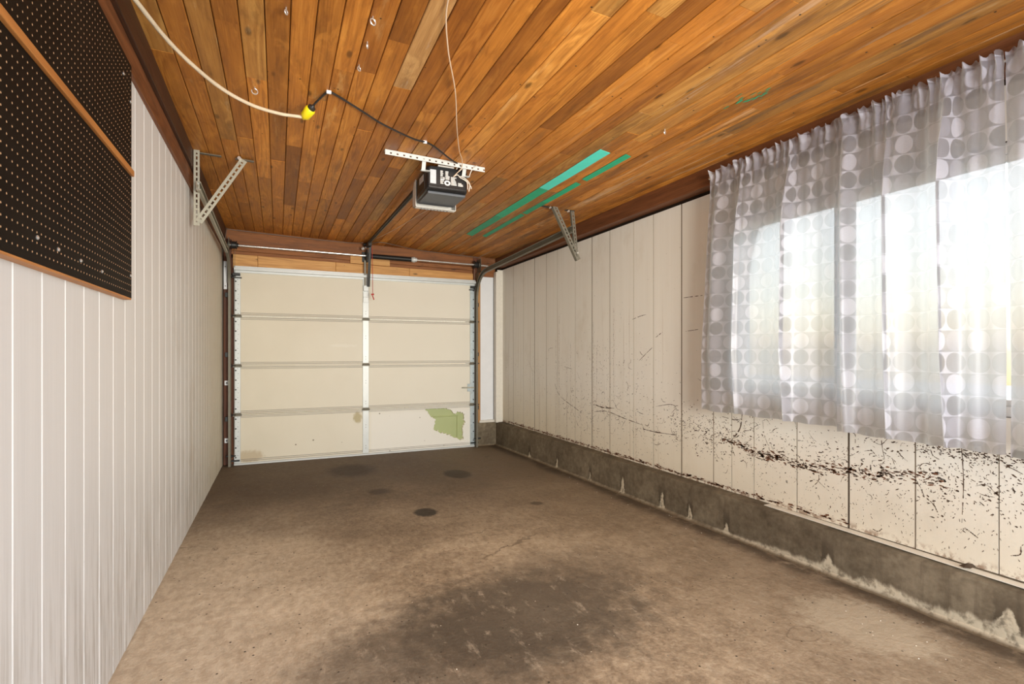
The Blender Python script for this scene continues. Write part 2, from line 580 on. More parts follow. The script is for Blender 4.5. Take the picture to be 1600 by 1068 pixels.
def door_cream():
    m = M('door_cream', 0.5, 0.35)
    v = m.obj()
    x, y, z = m.xyz(v)
    n1 = m.noise(v, 2.2, 5)
    col = m.mix(n1, (0.66, 0.60, 0.47), (0.76, 0.70, 0.57))
    col = m.mix(m.step(x, -0.4, 2.2, 0.0, 0.55), col, (0.80, 0.77, 0.69))
    lowr = m.math('MULTIPLY', m.step(z, 0.55, 0.42), m.step(x, 0.98, 1.05))
    col = m.mix(m.math('MULTIPLY', lowr, 0.6), col, (0.84, 0.82, 0.77))
    # tan drip beside the centre stile, and a grubby bottom-left corner

    def blob(cx, cz, rx, rz, c, amt, col, wob=0.5):
        dx = m.math('DIVIDE', m.math('SUBTRACT', x, cx), rx)
        dz = m.math('DIVIDE', m.math('SUBTRACT', z, cz), rz)
        d = m.math('SQRT', m.math('ADD', m.math('MULTIPLY', dx, dx), m.math('MULTIPLY', dz, dz)))
        d = m.math('ADD', d, m.math('MULTIPLY_ADD', m.noise(v, 28, 4), wob * 2, -wob))
        return m.mix(m.step(d, 0.6, 1.2, amt, 0), col, c)
    col = blob(0.865, 0.42, 0.05, 0.07, (0.42, 0.34, 0.16), 0.8, col)
    col = blob(-0.30, 0.05, 0.16, 0.07, (0.45, 0.33, 0.18), 0.6, col)
    col = blob(0.70, 1.28, 0.16, 0.02, (0.80, 0.76, 0.66), 0.5, col, 0.8)
    sp = m.voro(m.map(v, (1, 1, 1)), 16)
    ps = m.step(m.xyz(sp.outputs['Color'])[0], 0.88, 0.90)
    ps = m.math('MULTIPLY', ps, m.step(z, 0.62, 0.40))
    col = m.mix(m.math('MULTIPLY', m.step(sp.outputs['Distance'], 0.09, 0.17, 1, 0), ps), col, (0.22, 0.17, 0.11))
    m.color(col)
    m.bump(m.noise(v, 160, 2), 0.06, 0.001)
    return m.m


def curtain_cloth():
    m = M('curtain_cloth', 0.30, 0.6)
    u, v, _ = m.xyz(m.uv())
    P = 0.090
    us = m.math('DIVIDE', u, P)
    vs = m.math('DIVIDE', v, P)
    cu, cv = m.math('FLOOR', us), m.math('FLOOR', vs)
    fu = m.math('SUBTRACT', m.math('SUBTRACT', us, cu), 0.5)
    fv = m.math('SUBTRACT', m.math('SUBTRACT', vs, cv), 0.5)
    d = m.math('SQRT', m.math('ADD', m.math('MULTIPLY', fu, fu), m.math('MULTIPLY', fv, fv)))
    circ = m.step(d, 0.455, 0.475, 1, 0)
    rp = m.math('FLOORED_MODULO', cv, 2.0)
    cp = m.math('FLOORED_MODULO', m.math('ADD', cu, m.math('FLOOR', m.math('MULTIPLY', cv, 0.5))), 2.0)
    white = (0.60, 0.59, 0.70)
    bgc = m.mix(rp, white, (0.132, 0.130, 0.178))
    dots_dark = m.mix(cp, (0.066, 0.065, 0.092), (0.142, 0.138, 0.188))
    dots_light = m.mix(cp, (0.63, 0.62, 0.74), (0.30, 0.29, 0.37))
    dot = m.mix(rp, dots_dark, dots_light)
    col = m.mix(circ, bgc, dot)
    weave = m.noise(m.map(m.uv(), (60, 700, 1)), 1, 3, 0.7)
    col = m.mix(m.math('MULTIPLY', weave, 0.35), col, (0.55, 0.54, 0.55))
    m.color(col)
    m.b.inputs['Sheen Weight'].default_value = 0.15
    m.bump(weave, 0.12, 0.002)
    tr = m.n('ShaderNodeBsdfTranslucent')
    inv = m.n('ShaderNodeInvert')
    m.put(inv.inputs['Color'], col)
    # satin that reflects more lets less through
    m.put(tr.inputs[0], m.mix(0.24, (0.90, 0.895, 0.88), inv.outputs[0]))
    tp = m.n('ShaderNodeBsdfTransparent')
    tp.inputs[0].default_value = (1, 1, 1, 1)
    s1 = m.n('ShaderNodeMixShader')
    s1.inputs[0].default_value = 0.58
    m.t.links.new(m.b.outputs[0], s1.inputs[1])
    m.t.links.new(tr.outputs[0], s1.inputs[2])
    s2 = m.n('ShaderNodeMixShader')
    m.put(s2.inputs[0], m.math('MULTIPLY_ADD', weave, 0.16, 0.02))
    m.t.links.new(s1.outputs[0], s2.inputs[1])
    m.t.links.new(tp.outputs[0], s2.inputs[2])
    m.t.links.new(s2.outputs[0], m.out.inputs[0])
    return m.m


def glass():
    m = M('window_glass', 0.02)
    gl = m.n('ShaderNodeBsdfGlossy')
    gl.inputs['Roughness'].default_value = 0.02
    tp = m.n('ShaderNodeBsdfTransparent')
    tp.inputs[0].default_value = (0.93, 0.96, 0.95, 1)
    fr = m.n('ShaderNodeFresnel')
    mx = m.n('ShaderNodeMixShader')
    m.t.links.new(fr.outputs[0], mx.inputs[0])
    m.t.links.new(tp.outputs[0], mx.inputs[1])
    m.t.links.new(gl.outputs[0], mx.inputs[2])
    m.t.links.new(mx.outputs[0], m.out.inputs[0])
    return m.m


LEFT, RIGHT = left_paint(), right_paint()
FLOOR, KERB = concrete_floor(), concrete_kerb()
CREAM, CLOTH, GLASS = door_cream(), curtain_cloth(), glass()
GALV_W = plain('painted_galvanised', (0.60, 0.62, 0.61), 0.4, 0.15, var=0.10, scale=12)
GALV_R = galv('bluish_galvanised', (0.50, 0.56, 0.58), 0.45)
STEEL = plain('zinc_steel', (0.36, 0.34, 0.27), 0.45, 0.25, var=0.15, scale=40)
STEEL_D = plain('dull_steel', (0.17, 0.155, 0.12), 0.5, 0.3, var=0.2, scale=30)
BRIGHT = galv('bright_steel', (0.85, 0.83, 0.80), 0.22)
DARKMETAL = plain('dark_metal', (0.035, 0.035, 0.034), 0.45, 0.5)
BLACKPL = plain('black_plastic', (0.012, 0.012, 0.013), 0.28, spec=0.6)
GREYPL = plain('grey_plastic', (0.085, 0.095, 0.112), 0.42)
LENS = plain('lens_plastic', (0.72, 0.70, 0.66), 0.35)
WHITE = plain('white_paint', (0.76, 0.77, 0.79), 0.5, var=0.06, scale=9)
OFFWHITE = plain('offwhite_paint', (0.70, 0.66, 0.58), 0.55)
SILL = plain('sill_paint', (0.78, 0.72, 0.60), 0.5, var=0.12, scale=8)
GROOVE = plain('groove_paint', (0.86, 0.84, 0.80), 0.5, var=0.05)
GREEN = plain('door_green', (0.42, 0.47, 0.22), 0.45, var=0.06, scale=6)
SEAM_SHADE = plain('seam_shade', (0.27, 0.25, 0.235), 0.5)  # dark grey standing in for shade in the door joints
FOAM = plain('foam_edge', (0.74, 0.68, 0.52), 0.8)
RUBBER = plain('rubber', (0.015, 0.014, 0.013), 0.7)
TEAL = plain('teal_tape', (0.09, 0.80, 0.66), 0.5, var=0.10, scale=14)
TAPE = plain('green_tape', (0.008, 0.43, 0.22), 0.5, var=0.16, scale=14)
TAPE_D = plain('worn_green_tape', (0.022, 0.33, 0.17), 0.6, var=0.3, scale=25)
YELLOW = plain('yellow_plug', (0.85, 0.68, 0.01), 0.4)
BEIGE = plain('beige_cord', (0.62, 0.52, 0.38), 0.5)
CORDBLK = plain('black_cord', (0.02, 0.017, 0.015), 0.5)
WIREW = plain('white_wire', (0.66, 0.50, 0.36), 0.5)
PALEW = plain('pale_wire', (0.74, 0.68, 0.60), 0.5)
DKWIRE = plain('brown_wire', (0.16, 0.115, 0.085), 0.55)
REDC = plain('red_cord', (0.45, 0.03, 0.02), 0.6)
CHIP = plain('bare_hardboard', (0.085, 0.050, 0.030), 0.85, var=0.4, scale=20)
SEAM_EDGE = plain('seam_edge', (0.22, 0.17, 0.12), 0.8, var=0.4, scale=6)  # dark tone for the board edges along the sheet seams
GROOVE_R = plain('groove_edge', (0.42, 0.37, 0.29), 0.7, var=0.4, scale=5)  # lighter brown tone for the board edges along the grooves
RUST = plain('rust_brown', (0.17, 0.070, 0.032), 0.9, var=0.4, scale=18)
PEGB = plain('pegboard_face', (0.010, 0.007, 0.005), 0.6, var=0.5, scale=4, spec=0.12)
PEGH = plain('pegboard_hole', (0.42, 0.25, 0.13), 0.8)
FRAMEAL = plain('window_frame_paint', (0.75, 0.74, 0.72), 0.4)
GROUND = plain('gravel_ground', (0.42, 0.40, 0.35), 0.9, var=0.3, scale=3)
PAPER = plain('label_paper', (0.74, 0.72, 0.70), 0.6, var=0.05)
LABELSHEEN = plain('silver_label', (0.55, 0.57, 0.60), 0.3)
LEAF = plain('dry_leaf', (0.07, 0.045, 0.025), 0.8)

# ------------------------------------------------------------------ floor
nx, ny = 34, 84
mb = MB()
vs = [(-0.62 + 3.6 * i / nx, Y0 + (6.75 - Y0) * j / ny, floor_z(Y0 + (6.75 - Y0) * j / ny)) for j in range(ny + 1) for i in range(nx + 1)]
mb.add(vs, [(j * (nx + 1) + i, j * (nx + 1) + i + 1, (j + 1) * (nx + 1) + i + 1, (j + 1) * (nx + 1) + i) for j in range(ny) for i in range(nx)])
floor = tag(mb.build('floor', FLOOR), kind='structure')

# ------------------------------------------------------------------ ceiling: sheathing above, one object per board below
mb = MB()
za, zb = ceil_z(-0.75) + 0.022, ceil_z(3.0) + 0.022
mb.add([(-0.75, Y0 - .1, za), (3.0, Y0 - .1, zb), (3.0, 6.8, zb), (-0.75, 6.8, za),
        (-0.75, Y0 - .1, za + .12), (3.0, Y0 - .1, zb + .12), (3.0, 6.8, zb + .12), (-0.75, 6.8, za + .12)],
       [(0, 3, 2, 1), (4, 5, 6, 7), (0, 1, 5, 4), (1, 2, 6, 5), (2, 3, 7, 6), (3, 0, 4, 7)])
ceiling = tag(mb.build('ceiling', BLACKGAP), kind='structure')
rc = random.Random(5)


def ceiling_board(x0, x1, ya, yb, tone, dz):
    g, c, t = 0.0015, 0.0028, 0.021
    x0 += g
    x1 -= g
    ya += 0.0008
    yb -= 0.0008
    m = MB()
    prof = [(x0, t), (x0, c), (x0 + c, 0), (x1 - c, 0), (x1, c), (x1, t)]
    vs = [(x, y, ceil_z(x) + z + dz) for y in (ya, yb) for x, z in prof]
    fs = [(i, i + 1, i + 7, i + 6) for i in range(5)]
    fs += [(5, 4, 3, 2, 1, 0), (6, 7, 8, 9, 10, 11)]
    m.add(vs, fs)
    o = m.build('plank', W_CEIL, ceiling)
    o.color = tone
    return o


for k in range(34):
    x0 = -0.525 + 0.095 * k
    x1 = min(x0 + 0.095, 2.675)
    y = Y0 - rc.uniform(0, 1.2)
    grey_run = [1.1, 1.95, 1.15, 1.5, 1.3, 2.0] if k == 11 else None
    if grey_run:
        y = Y0
    while y < 6.55:
        L = grey_run.pop(0) if grey_run else rc.uniform(0.9, 2.9)
        ya, yb = max(y, Y0), min(y + L, 6.55)
        if 6.55 - yb < 0.25:
            yb = 6.55
        if yb - ya > 0.05:
            q = rc.random()
            right = max(0, (x0 - 0.8) / 1.8)
            s = rc.uniform(0.78, 1.18) * (1 - .14 * right)  # boards darkened towards the right to offset the brighter light there
            if k == 11 and 1.2 < ya < 1.6:                    # one bleached, mottled board near the camera
                tone = (1.0, 1.34, 2.9, 1)
            elif q < 0.10 + 0.12 * right:                      # grey, weathered board
                tone = (0.92 * s, 1.06 * s, 1.42 * s, 1)
            elif q < 0.16 + 0.22 * right:                    # paler board
                tone = (1.30 * s, 1.36 * s, 1.55 * s, 1)
            elif q < 0.42:                                    # darker, redder board
                tone = (0.74 * s, 0.66 * s, 0.62 * s, 1)
            else:
                tone = (1.06 * s, 1.0 * s, 0.92 * s, 1)
            ceiling_board(x0, x1, ya, yb, tone, rc.uniform(-0.0012, 0.0012))
        if yb >= 6.55:
            break
        y += L

# beams along both side walls
b1 = MB().box(-0.70, -0.537, Y0, 6.5, 2.322, 2.436).build('trim_1', W_BEAM, bevel=0.004)
tag(b1, kind='structure')
b2 = MB().box(-0.70, -0.520, Y0, 6.5, 2.438, 2.575).build('trim_2', W_MOULD, bevel=0.003)
tag(b2, kind='structure')
b3 = MB().box(2.662, 2.90, Y0, 6.5, 2.332, 2.475).build('trim_3', W_BEAM, bevel=0.004)
tag(b3, kind='structure')

# ------------------------------------------------------------------ left wall
wall_left = tag(MB().box(-0.75, XL - 0.004, Y0 - .1, 6.75, -0.2, 2.6).build('wall_left', GROOVE), kind='structure')
lines = [1.547, 1.709, 1.869, 2.024, 2.176, 2.340, 2.500, 2.658, 2.819, 2.985, 3.150, 3.312, 3.468, 3.622]
y = 1.547
while y > Y0 + .1:
    y -= 0.160
    lines.insert(0, y)
y = 3.622
while y < 6.35:
    y += 0.160
    lines.append(y)
for a, b in zip(lines[:-1], lines[1:]):
    c = 0.003
    m = MB()
    ya, yb = a + 0.0018, b - 0.0018
    zl, zh = floor_z(a) + 0.004 + random.uniform(0, 0.004), 2.330
    prof = [(XL - 0.005, ya), (XL - c * .6, ya), (XL, ya + c), (XL, yb - c), (XL - c * .6, yb), (XL - 0.005, yb)]
    vs = [(x, yy, z) for z in (zl, zh) for x, yy in prof]
    m.add(vs, [(i + 6, i + 7, i + 1, i) for i in range(5)] + [(0, 1, 2, 3, 4, 5), (11, 10, 9, 8, 7, 6)])
    m.build('panel_board', LEFT, wall_left)

# ------------------------------------------------------------------ right wall, with the window opening
WY0, WY1, WZ0, WZ1 = 0.90, 2.54, 0.930, 2.075
wr = MB()
XB0, XB1 = XR + 0.006, 2.90
wr.box(XB0, XB1, Y0 - .1, WY0, -0.2, 2.60)
wr.box(XB0, XB1, WY1, 6.75, -0.2, 2.60)
wr.box(XB0, XB1, WY0, WY1, -0.2, WZ0)
wr.box(XB0, XB1, WY0, WY1, WZ1, 2.60)
wall_right = tag(wr.build('wall_right', BLACKGAP), kind='structure')
seams = [-0.70, 0.55, 1.766, 3.010, 4.223, 5.445, 6.40]
grooves = {1.766: [2.066, 2.364, 2.698], 3.010: [3.329, 3.584, 3.928], 4.223: [4.53, 4.90, 5.15], 5.445: [5.75, 6.05], 0.55: [0.86, 1.140, 1.451], -0.70: [-0.39, -0.08, 0.23]}
strips = []
for s0, s1 in zip(seams[:-1], seams[1:]):
    q = [s0] + grooves[s0] + [s1]
    for i, (a, b) in enumerate(zip(q[:-1], q[1:])):
        strips.append((a, b, a == s0, b == s1))


def right_board(ya, yb, za, zb, sa, sb):
    ga = 0.0030 if sa else 0.0011
    gb = 0.0030 if sb else 0.0011
    c = 0.0026 if (sa or sb) else 0.0018
    m = MB()
    ya += ga
    yb -= gb
    prof = [(XR + 0.0058, ya), (XR + 0.0012, ya), (XR, ya + c), (XR, yb - c), (XR + 0.0012, yb), (XR + 0.0058, yb)]
    vs = [(x, y, z) for z in (za, zb) for x, y in prof]
    m.cur = 1
    m.add(vs, [(i, i + 1, i + 7, i + 6) for i in (0, 1, 3, 4)])
    m.cur = 0
    m.add(vs, [(2, 3, 9, 8), (5, 4, 3, 2, 1, 0), (6, 7, 8, 9, 10, 11)])
    m.build('panel_board', [RIGHT, SEAM_EDGE if (sa or sb) else GROOVE_R], wall_right)


for a, b, sa, sb in strips:
    zt, zb_ = 2.306, 0.274
    cuts = [a] + [c for c in (WY0, WY1) if a < c < b] + [b]
    for ya, yb in zip(cuts[:-1], cuts[1:]):
        mid = (ya + yb) / 2
        s0, s1 = sa and ya == a, sb and yb == b
        if WY0 < mid < WY1:
            right_board(ya, yb, zb_, WZ0, s0, s1)
            right_board(ya, yb, WZ1, zt, s0, s1)
        else:
            right_board(ya, yb, zb_, zt, s0, s1)

# chipped paint: bare patches of every size, each with its own ragged outline
rs = random.Random(21)
chips, rust = MB(), MB()


def in_window(y, z):
    return WY0 - .02 < y < WY1 + .02 and WZ0 - .02 < z < WZ1 + .02


def flake(m, y, z, L, W, ang, x=XR - 0.0006):
    if in_window(y, z) or not (0.285 < z < 2.25) or not (0.3 < y < 6.36):
        return
    n = 6 if L < 0.012 else 9
    ca, sa = math.cos(ang), math.sin(ang)
    vs = [(x, y, z)]
    for k in range(n):
        t = 2 * PI * k / n + rs.uniform(-.25, .25)
        r = rs.uniform(0.55, 1.1)
        p, q = L / 2 * math.cos(t) * r, W / 2 * math.sin(t) * r
        vs.append((x, y + p * ca - q * sa, z + p * sa + q * ca))
    m.add(vs, [(0, 1 + (k + 1) % n, 1 + k) for k in range(n)])


def ribbon(m, pts, w, gaps=0.12, x=XR - 0.0008):
    w *= 0.75
    P = spline([(x, a, b) for a, b in pts], 10)
    ws = [w * rs.uniform(0.35, 1.25) * math.sin(PI * min(1, max(0.05, (i + .5) / len(P)))) ** 0.35 for i in range(len(P))]
    for i in range(len(P) - 1):
        if rs.random() < gaps:
            continue
        d = (P[i + 1] - P[i]).normalized()
        n = Vector((0, -d.z, d.y))
        m.add([P[i] + n * ws[i] / 2, P[i] - n * ws[i] / 2, P[i + 1] - n * ws[i + 1] / 2, P[i + 1] + n * ws[i + 1] / 2], [(0, 1, 2, 3)])


def field(m, n, fy, fz, L, W, ang):
    for _ in range(n):
        l = rs.uniform(*L) * rs.uniform(0.4, 1)
        flake(m, fy(), fz(), l, min(l, rs.uniform(*W)), ang())


U, G = rs.uniform, rs.gauss
field(chips, 750, lambda: U(1.0, 3.1), lambda: G(0.62, 0.085), (.004, .020), (.002, .006), lambda: U(-1.0, 1.0))
field(chips, 260, lambda: G(2.78, 0.20), lambda: G(0.66, 0.07), (.005, .028), (.003, .008), lambda: U(-.8, .8))
field(chips, 260, lambda: U(3.0, 4.6), lambda: G(0.66, 0.15), (.005, .030), (.003, .007), lambda: U(-.6, .6))
field(chips, 260, lambda: U(1.0, 2.9), lambda: G(0.60, 0.07), (.012, .034), (.004, .010), lambda: U(-.7, .7))
field(chips, 420, lambda: U(3.2, 6.3), lambda: U(0.32, 1.15), (.006, .022), (.003, .006), lambda: U(-1.5, 1.5))
field(chips, 160, lambda: G(4.05, .22), lambda: G(1.10, .22), (.008, .022), (.003, .005), lambda: U(1.2, 1.9))
for _ in range(170):                                       # short curling scratches
    yy = U(1.0, 4.8)
    zz = G(0.62, 0.11) if rs.random() < .7 else U(.32, 1.2)
    a0, L0 = U(-.9, .9) + (1.57 if rs.random() < .3 else 0), U(.02, .085)
    bend = U(-.35, .35) * L0
    p0 = (yy, zz)
    p2 = (yy + L0 * math.cos(a0), zz + L0 * math.sin(a0))
    p1 = ((p0[0] + p2[0]) / 2 - bend * math.sin(a0), (p0[1] + p2[1]) / 2 + bend * math.cos(a0))
    if not (in_window(*p0) or in_window(*p2) or in_window(*p1)) and min(p0[1], p2[1], p1[1]) > .29:
        ribbon(chips, [p0, p1, p2], U(.003, .0075), .15)
field(chips, 320, lambda: U(1.0, 6.2), lambda: U(0.3, 1.35), (.003, .014), (.002, .005), lambda: U(-1.6, 1.6))
field(chips, 60, lambda: U(3.0, 6.2), lambda: U(1.2, 2.2), (.003, .012), (.002, .006), lambda: U(-1.6, 1.6))
field(chips, 300, lambda: U(1.0, 2.4), lambda: U(0.30, 0.55), (.004, .022), (.002, .004), lambda: U(0.8, 2.3))
field(chips, 320, lambda: G(1.20, 0.17), lambda: G(0.755, 0.018), (.005, .022), (.003, .009), lambda: U(-.5, .5))
field(chips, 170, lambda: U(1.05, 1.45), lambda: G(0.64, 0.05), (.004, .020), (.002, .005), lambda: U(0.9, 2.0))
for _ in range(420):                                       # the long bruise level with a car bumper
    t = rs.random()
    yy = 2.62 - 1.30 * t
    zz = 0.610 - 0.055 * math.sin(PI * min(1, t * 1.15)) + G(0, 0.010 + 0.012 * t) + .008 * math.sin(t * 23)
    flake(rust if rs.random() < .55 else chips, yy, zz, U(.008, .040), U(.003, .012), U(-.25, .35))
for _ in range(520):                                       # rusty, swollen foot of the panelling
    yy = U(1.75, 6.2)
    flake(rust, yy, 0.288 + abs(G(0, 0.009)), U(.01, .05), U(.004, .014), U(-.15, .15))
for yy, z0, z1 in ((4.86, .30, 1.62), (4.93, .32, 1.35), (4.70, .30, 1.15), (4.62, .5, 1.3), (4.20, .28, 1.5), (4.14, .7, 1.25), (3.87, .8, 1.6), (4.42, .3, .9), (3.55, .3, .7)):
    for seg in range(9):
        a = z0 + (z1 - z0) * seg / 9
        ribbon(rust if seg % 2 else chips, [(yy + G(0, .004), a), (yy + G(0, .004), a + (z1 - z0) / 14), (yy + G(0, .004), a + (z1 - z0) / 9.5)], 0.0045, 0.3)
for pts, w in (([(3.51, 1.130), (3.42, 1.19), (3.34, 1.240)], .007), ([(4.96, .86), (4.85, .74), (4.62, .66), (4.40, .60)], .008),
               ([(4.21, .71), (4.05, .69), (3.86, .70)], .014), ([(4.18, .635), (3.98, .66), (3.70, .625), (3.46, .60)], .009),
               ([(3.50, .57), (3.30, .565), (3.06, .575)], .011), ([(2.99, 1.605), (2.80, 1.605)], .007), ([(2.97, 1.355), (2.84, 1.365)], .006),
               ([(2.455, .80), (2.475, .70), (2.555, .60)], .012), ([(2.50, 1.10), (2.48, 1.0)], .004),
               ([(2.62, .765), (2.52, .755), (2.46, .768)], .008), ([(2.30, .84), (2.29, .70), (2.25, .60), (2.27, .50)], .004),
               ([(1.61, .86), (1.60, .74), (1.585, .66)], .005), ([(1.27, .80), (1.262, .63), (1.268, .45)], .006),
               ([(1.97, .44), (1.93, .50), (1.96, .60)], .005), ([(2.42, .545), (2.25, .53)], .006), ([(3.30, .77), (3.10, .80), (3.05, .72)], .006),
               ([(5.6, 1.1), (5.5, .95), (5.52, .7)], .004), ([(5.1, 1.2), (5.08, 1.24), (5.0, 1.25)], .006), ([(3.6, 1.48), (3.5, 1.50), (3.42, 1.51)], .008),
               ([(3.3, 1.32), (3.22, 1.36)], .008), ([(4.75, 1.05), (4.6, 1.03)], .005), ([(1.40, .77), (1.30, .80), (1.18, .80)], .010)):
    ribbon(chips, pts, w)
tag(chips.build('chipped_paint', CHIP, wall_right), kind='stuff')
tag(rust.build('rusty_scrapes', RUST, wall_right), kind='stuff')

# concrete kerb under the right wall
kb = MB()
ks = [(Y0, 0.246), (1.0, 0.250), (1.5, 0.250), (2.0, 0.262), (3.4, 0.268), (6.55, 0.268)]
ks2 = []
for (ya, za), (yb, zb) in zip(ks[:-1], ks[1:]):
    n = max(1, int((yb - ya) / 0.08))
    ks2 += [(ya + (yb - ya) * i / n, za + (zb - za) * i / n) for i in range(n)]
ks2.append(ks[-1])
rk = random.Random(3)
vs, fs = [], []
for yy, zz in ks2:
    j1, j2, j3 = rk.uniform(-.003, .003), rk.uniform(-.002, .002), rk.uniform(0, .012)
    fl = floor_z(yy)
    ring = [(XC - 0.016 - j3, fl - 0.02), (XC - 0.012 - j3, fl + 0.006), (XC - 0.001 + j2, fl + 0.022 + j1), (XC + j2, zz - 0.010), (XC + 0.007, zz + j1 * .4), (2.7525, 0.272), (2.7525, fl - 0.02)]
    vs += [(x, yy, z) for x, z in ring]
for i in range(len(ks2) - 1):
    for j in range(6):
        fs.append((i * 7 + j, i * 7 + j + 1, (i + 1) * 7 + j + 1, (i + 1) * 7 + j))
fs.append((6, 5, 4, 3, 2, 1, 0))
kb.add(vs, [tuple(reversed(f)) for f in fs])
tag(kb.build('baseboard_right', KERB, smooth=True), kind='structure')
# return of the kerb beside the overhead door
kb = MB().box(2.352, 2.665, 6.42, 6.58, -0.08, 0.270)
tag(kb.build('baseboard_back', KERB, bevel=0.006), kind='structure')
# white strip lying on the kerb at the foot of the panelling
sl = MB()
sl.sweep([(-.022, 0), (.028, 0), (.028, .004), (-.022, .004)], [(2.714, Y0, .268), (2.714, 1.2, .2685), (2.716, 1.7, .271), (2.721, 2.25, .2725)], (1, 0, 0))
tag(sl.build('trim_4', SILL), kind='structure')
# corner trim board at the far end of the right wall
tag(MB().box(2.634, 2.668, 6.36, 6.44, 0.27, 2.27).build('trim_5', OFFWHITE, bevel=0.002), kind='structure')
MB().box(2.668, 2.75, 6.395, 6.405, 0.27, 2.30).build('filler_strip', OFFWHITE, wall_right)

# ------------------------------------------------------------------ end wall round the overhead door
YW = 6.465
wb = MB()
wb.box(-0.75, -0.43, YW + .06, 6.75, -0.2, 2.6)
wb.box(2.34, 2.95, YW + .06, 6.75, -0.2, 2.6)
wb.box(-0.43, 2.34, YW + .06, 6.75, 2.12, 2.6)
wall_back = tag(wb.build('wall_back', BLACKGAP), kind='structure')


def piece(name, mat, x0, x1, y0, y1, z0, z1, bevel=0.003, label=None):
    o = MB().box(x0, x1, y0, y1, z0, z1).build(name, mat, wall_back, bevel=bevel)
    if label:
        o['label'] = label
    return o


def slope_board(name, mat, x0, x1, y0, y1, zl0, zl1, zr0, zr1):
    m = MB()
    m.add([(x0, y0, zl0), (x1, y0, zr0), (x1, y1, zr0), (x0, y1, zl0), (x0, y0, zl1), (x1, y0, zr1), (x1, y1, zr1), (x0, y1, zl1)],
          [(0, 3, 2, 1), (4, 5, 6, 7), (0, 1, 5, 4), (1, 2, 6, 5), (2, 3, 7, 6), (3, 0, 4, 7)])
    return m.build(name, mat, wall_back, bevel=0.003)


for a, b in ((-.455, -.21), (-.208, .62), (.622, 1.50), (1.502, 2.345)):   # pale pine lintel
    slope_board('pine_board', W_PINE, a, b, 6.455, YW + .06, 2.13, 2.275 - .0145 * a, 2.13, 2.275 - .0145 * b)
slope_board('header_board', W_RED, -.50, 2.345, 6.475, YW + .06, 2.283, 2.322, 2.243, 2.282)
slope_board('header_board', W_RED, -.50, 2.345, 6.468, YW + .06, 2.324, 2.375, 2.284, 2.330)
slope_board('header_board', W_RED, -.535, 2.42, 6.462, YW + .06, 2.377, 2.565, 2.332, 2.475)
slope_board('pad_block', W_PINE, 0.785, 1.255, 6.445, 6.475, 2.268, 2.386, 2.260, 2.346)
MB().box(2.347, 2.425, 6.452, 6.53, 0.27, 2.47).build('stud', W_STUD, wall_back, bevel=0.003)
MB().box(2.425, 2.66, 6.45, 6.53, 2.205, 2.47).build('blocking', W_RED, wall_back, bevel=0.003)
MB().box(-0.545, -0.470, 6.44, 6.53, -0.03, 2.44).build('stud', W_STUD, wall_back, bevel=0.003)
MB().box(-0.470, -0.435, 6.475, 6.53, -0.03, 2.24).build('jamb', W_STUD, wall_back, bevel=0.002)
MB().box(2.408, 2.440, 6.43, 6.49, 0.272, 2.205).build('jamb', W_JAMB, wall_back, bevel=0.002)
MB().box(2.440, 2.634, 6.455, 6.49, 0.300, 2.205).build('white_panel', WHITE, wall_back, bevel=0.002)
MB().box(2.425, 2.64, 6.42, 6.50, 0.270, 0.300).build('ledge', OFFWHITE, wall_back, bevel=0.003)

# ------------------------------------------------------------------ rear (open) end, behind the photographer
wf = MB()
wf.box(-0.75, -0.45, Y0 - .2, Y0 - .05, -0.1, 2.62)
wf.box(2.45, 2.95, Y0 - .2, Y0 - .05, -0.1, 2.62)
wf.box(-0.45, 2.45, Y0 - .2, Y0 - .05, 2.35, 2.62)
tag(wf.build('wall_front', WHITE), kind='structure')
g = MB().box(-30, 30, -30, 40, -0.60, -0.30).build('ground', GROUND)
tag(g, kind='structure')

# ------------------------------------------------------------------ window behind the curtains
win = tag(empty('window_1', (2.80, (WY0 + WY1) / 2, WZ0)), kind='structure')
fr = MB()
for a in ((WY0, WY0 + .04, WZ0, WZ1), (WY1 - .04, WY1, WZ0, WZ1), (WY0 + .04, WY1 - .04, WZ0, WZ0 + .045), (WY0 + .04, WY1 - .04, WZ1 - .045, WZ1)):
    fr.box(2.765, 2.865, *a)
fr.build('frame', FRAMEAL, win, bevel=0.003)
MB().box(2.775, 2.84, 1.800, 1.850, WZ0 + .045, WZ1 - .045).build('mullion', FRAMEAL, win, bevel=0.003)
for a, b in ((WY0 + .04, 1.800), (1.850, WY1 - .04)):
    s = MB()
    for q in ((a, a + .025, WZ0 + .045, WZ1 - .045), (b - .025, b, WZ0 + .045, WZ1 - .045), (a + .025, b - .025, WZ0 + .045, WZ0 + .07), (a + .025, b - .025, WZ1 - .07, WZ1 - .045)):
        s.box(2.79, 2.825, *q)
    so = s.build('sash', FRAMEAL, win, bevel=0.002)
    MB().box(2.805, 2.809, a + .025, b - .025, WZ0 + .07, WZ1 - .07).build('pane', GLASS, so)

# ------------------------------------------------------------------ overhead door
door = tag(empty('door_1', (0.954, 6.43, -0.03)), kind='structure')
door['label'] = 'cream sectional overhead garage door with four panel rows and white stiles'
ZB = [-0.012, 0.520, 1.056, 1.600, 2.146]
XA, XM0, XM1, XE = -0.440, 0.925, 0.995, 2.347
XLs, XRs = -0.378, 2.290

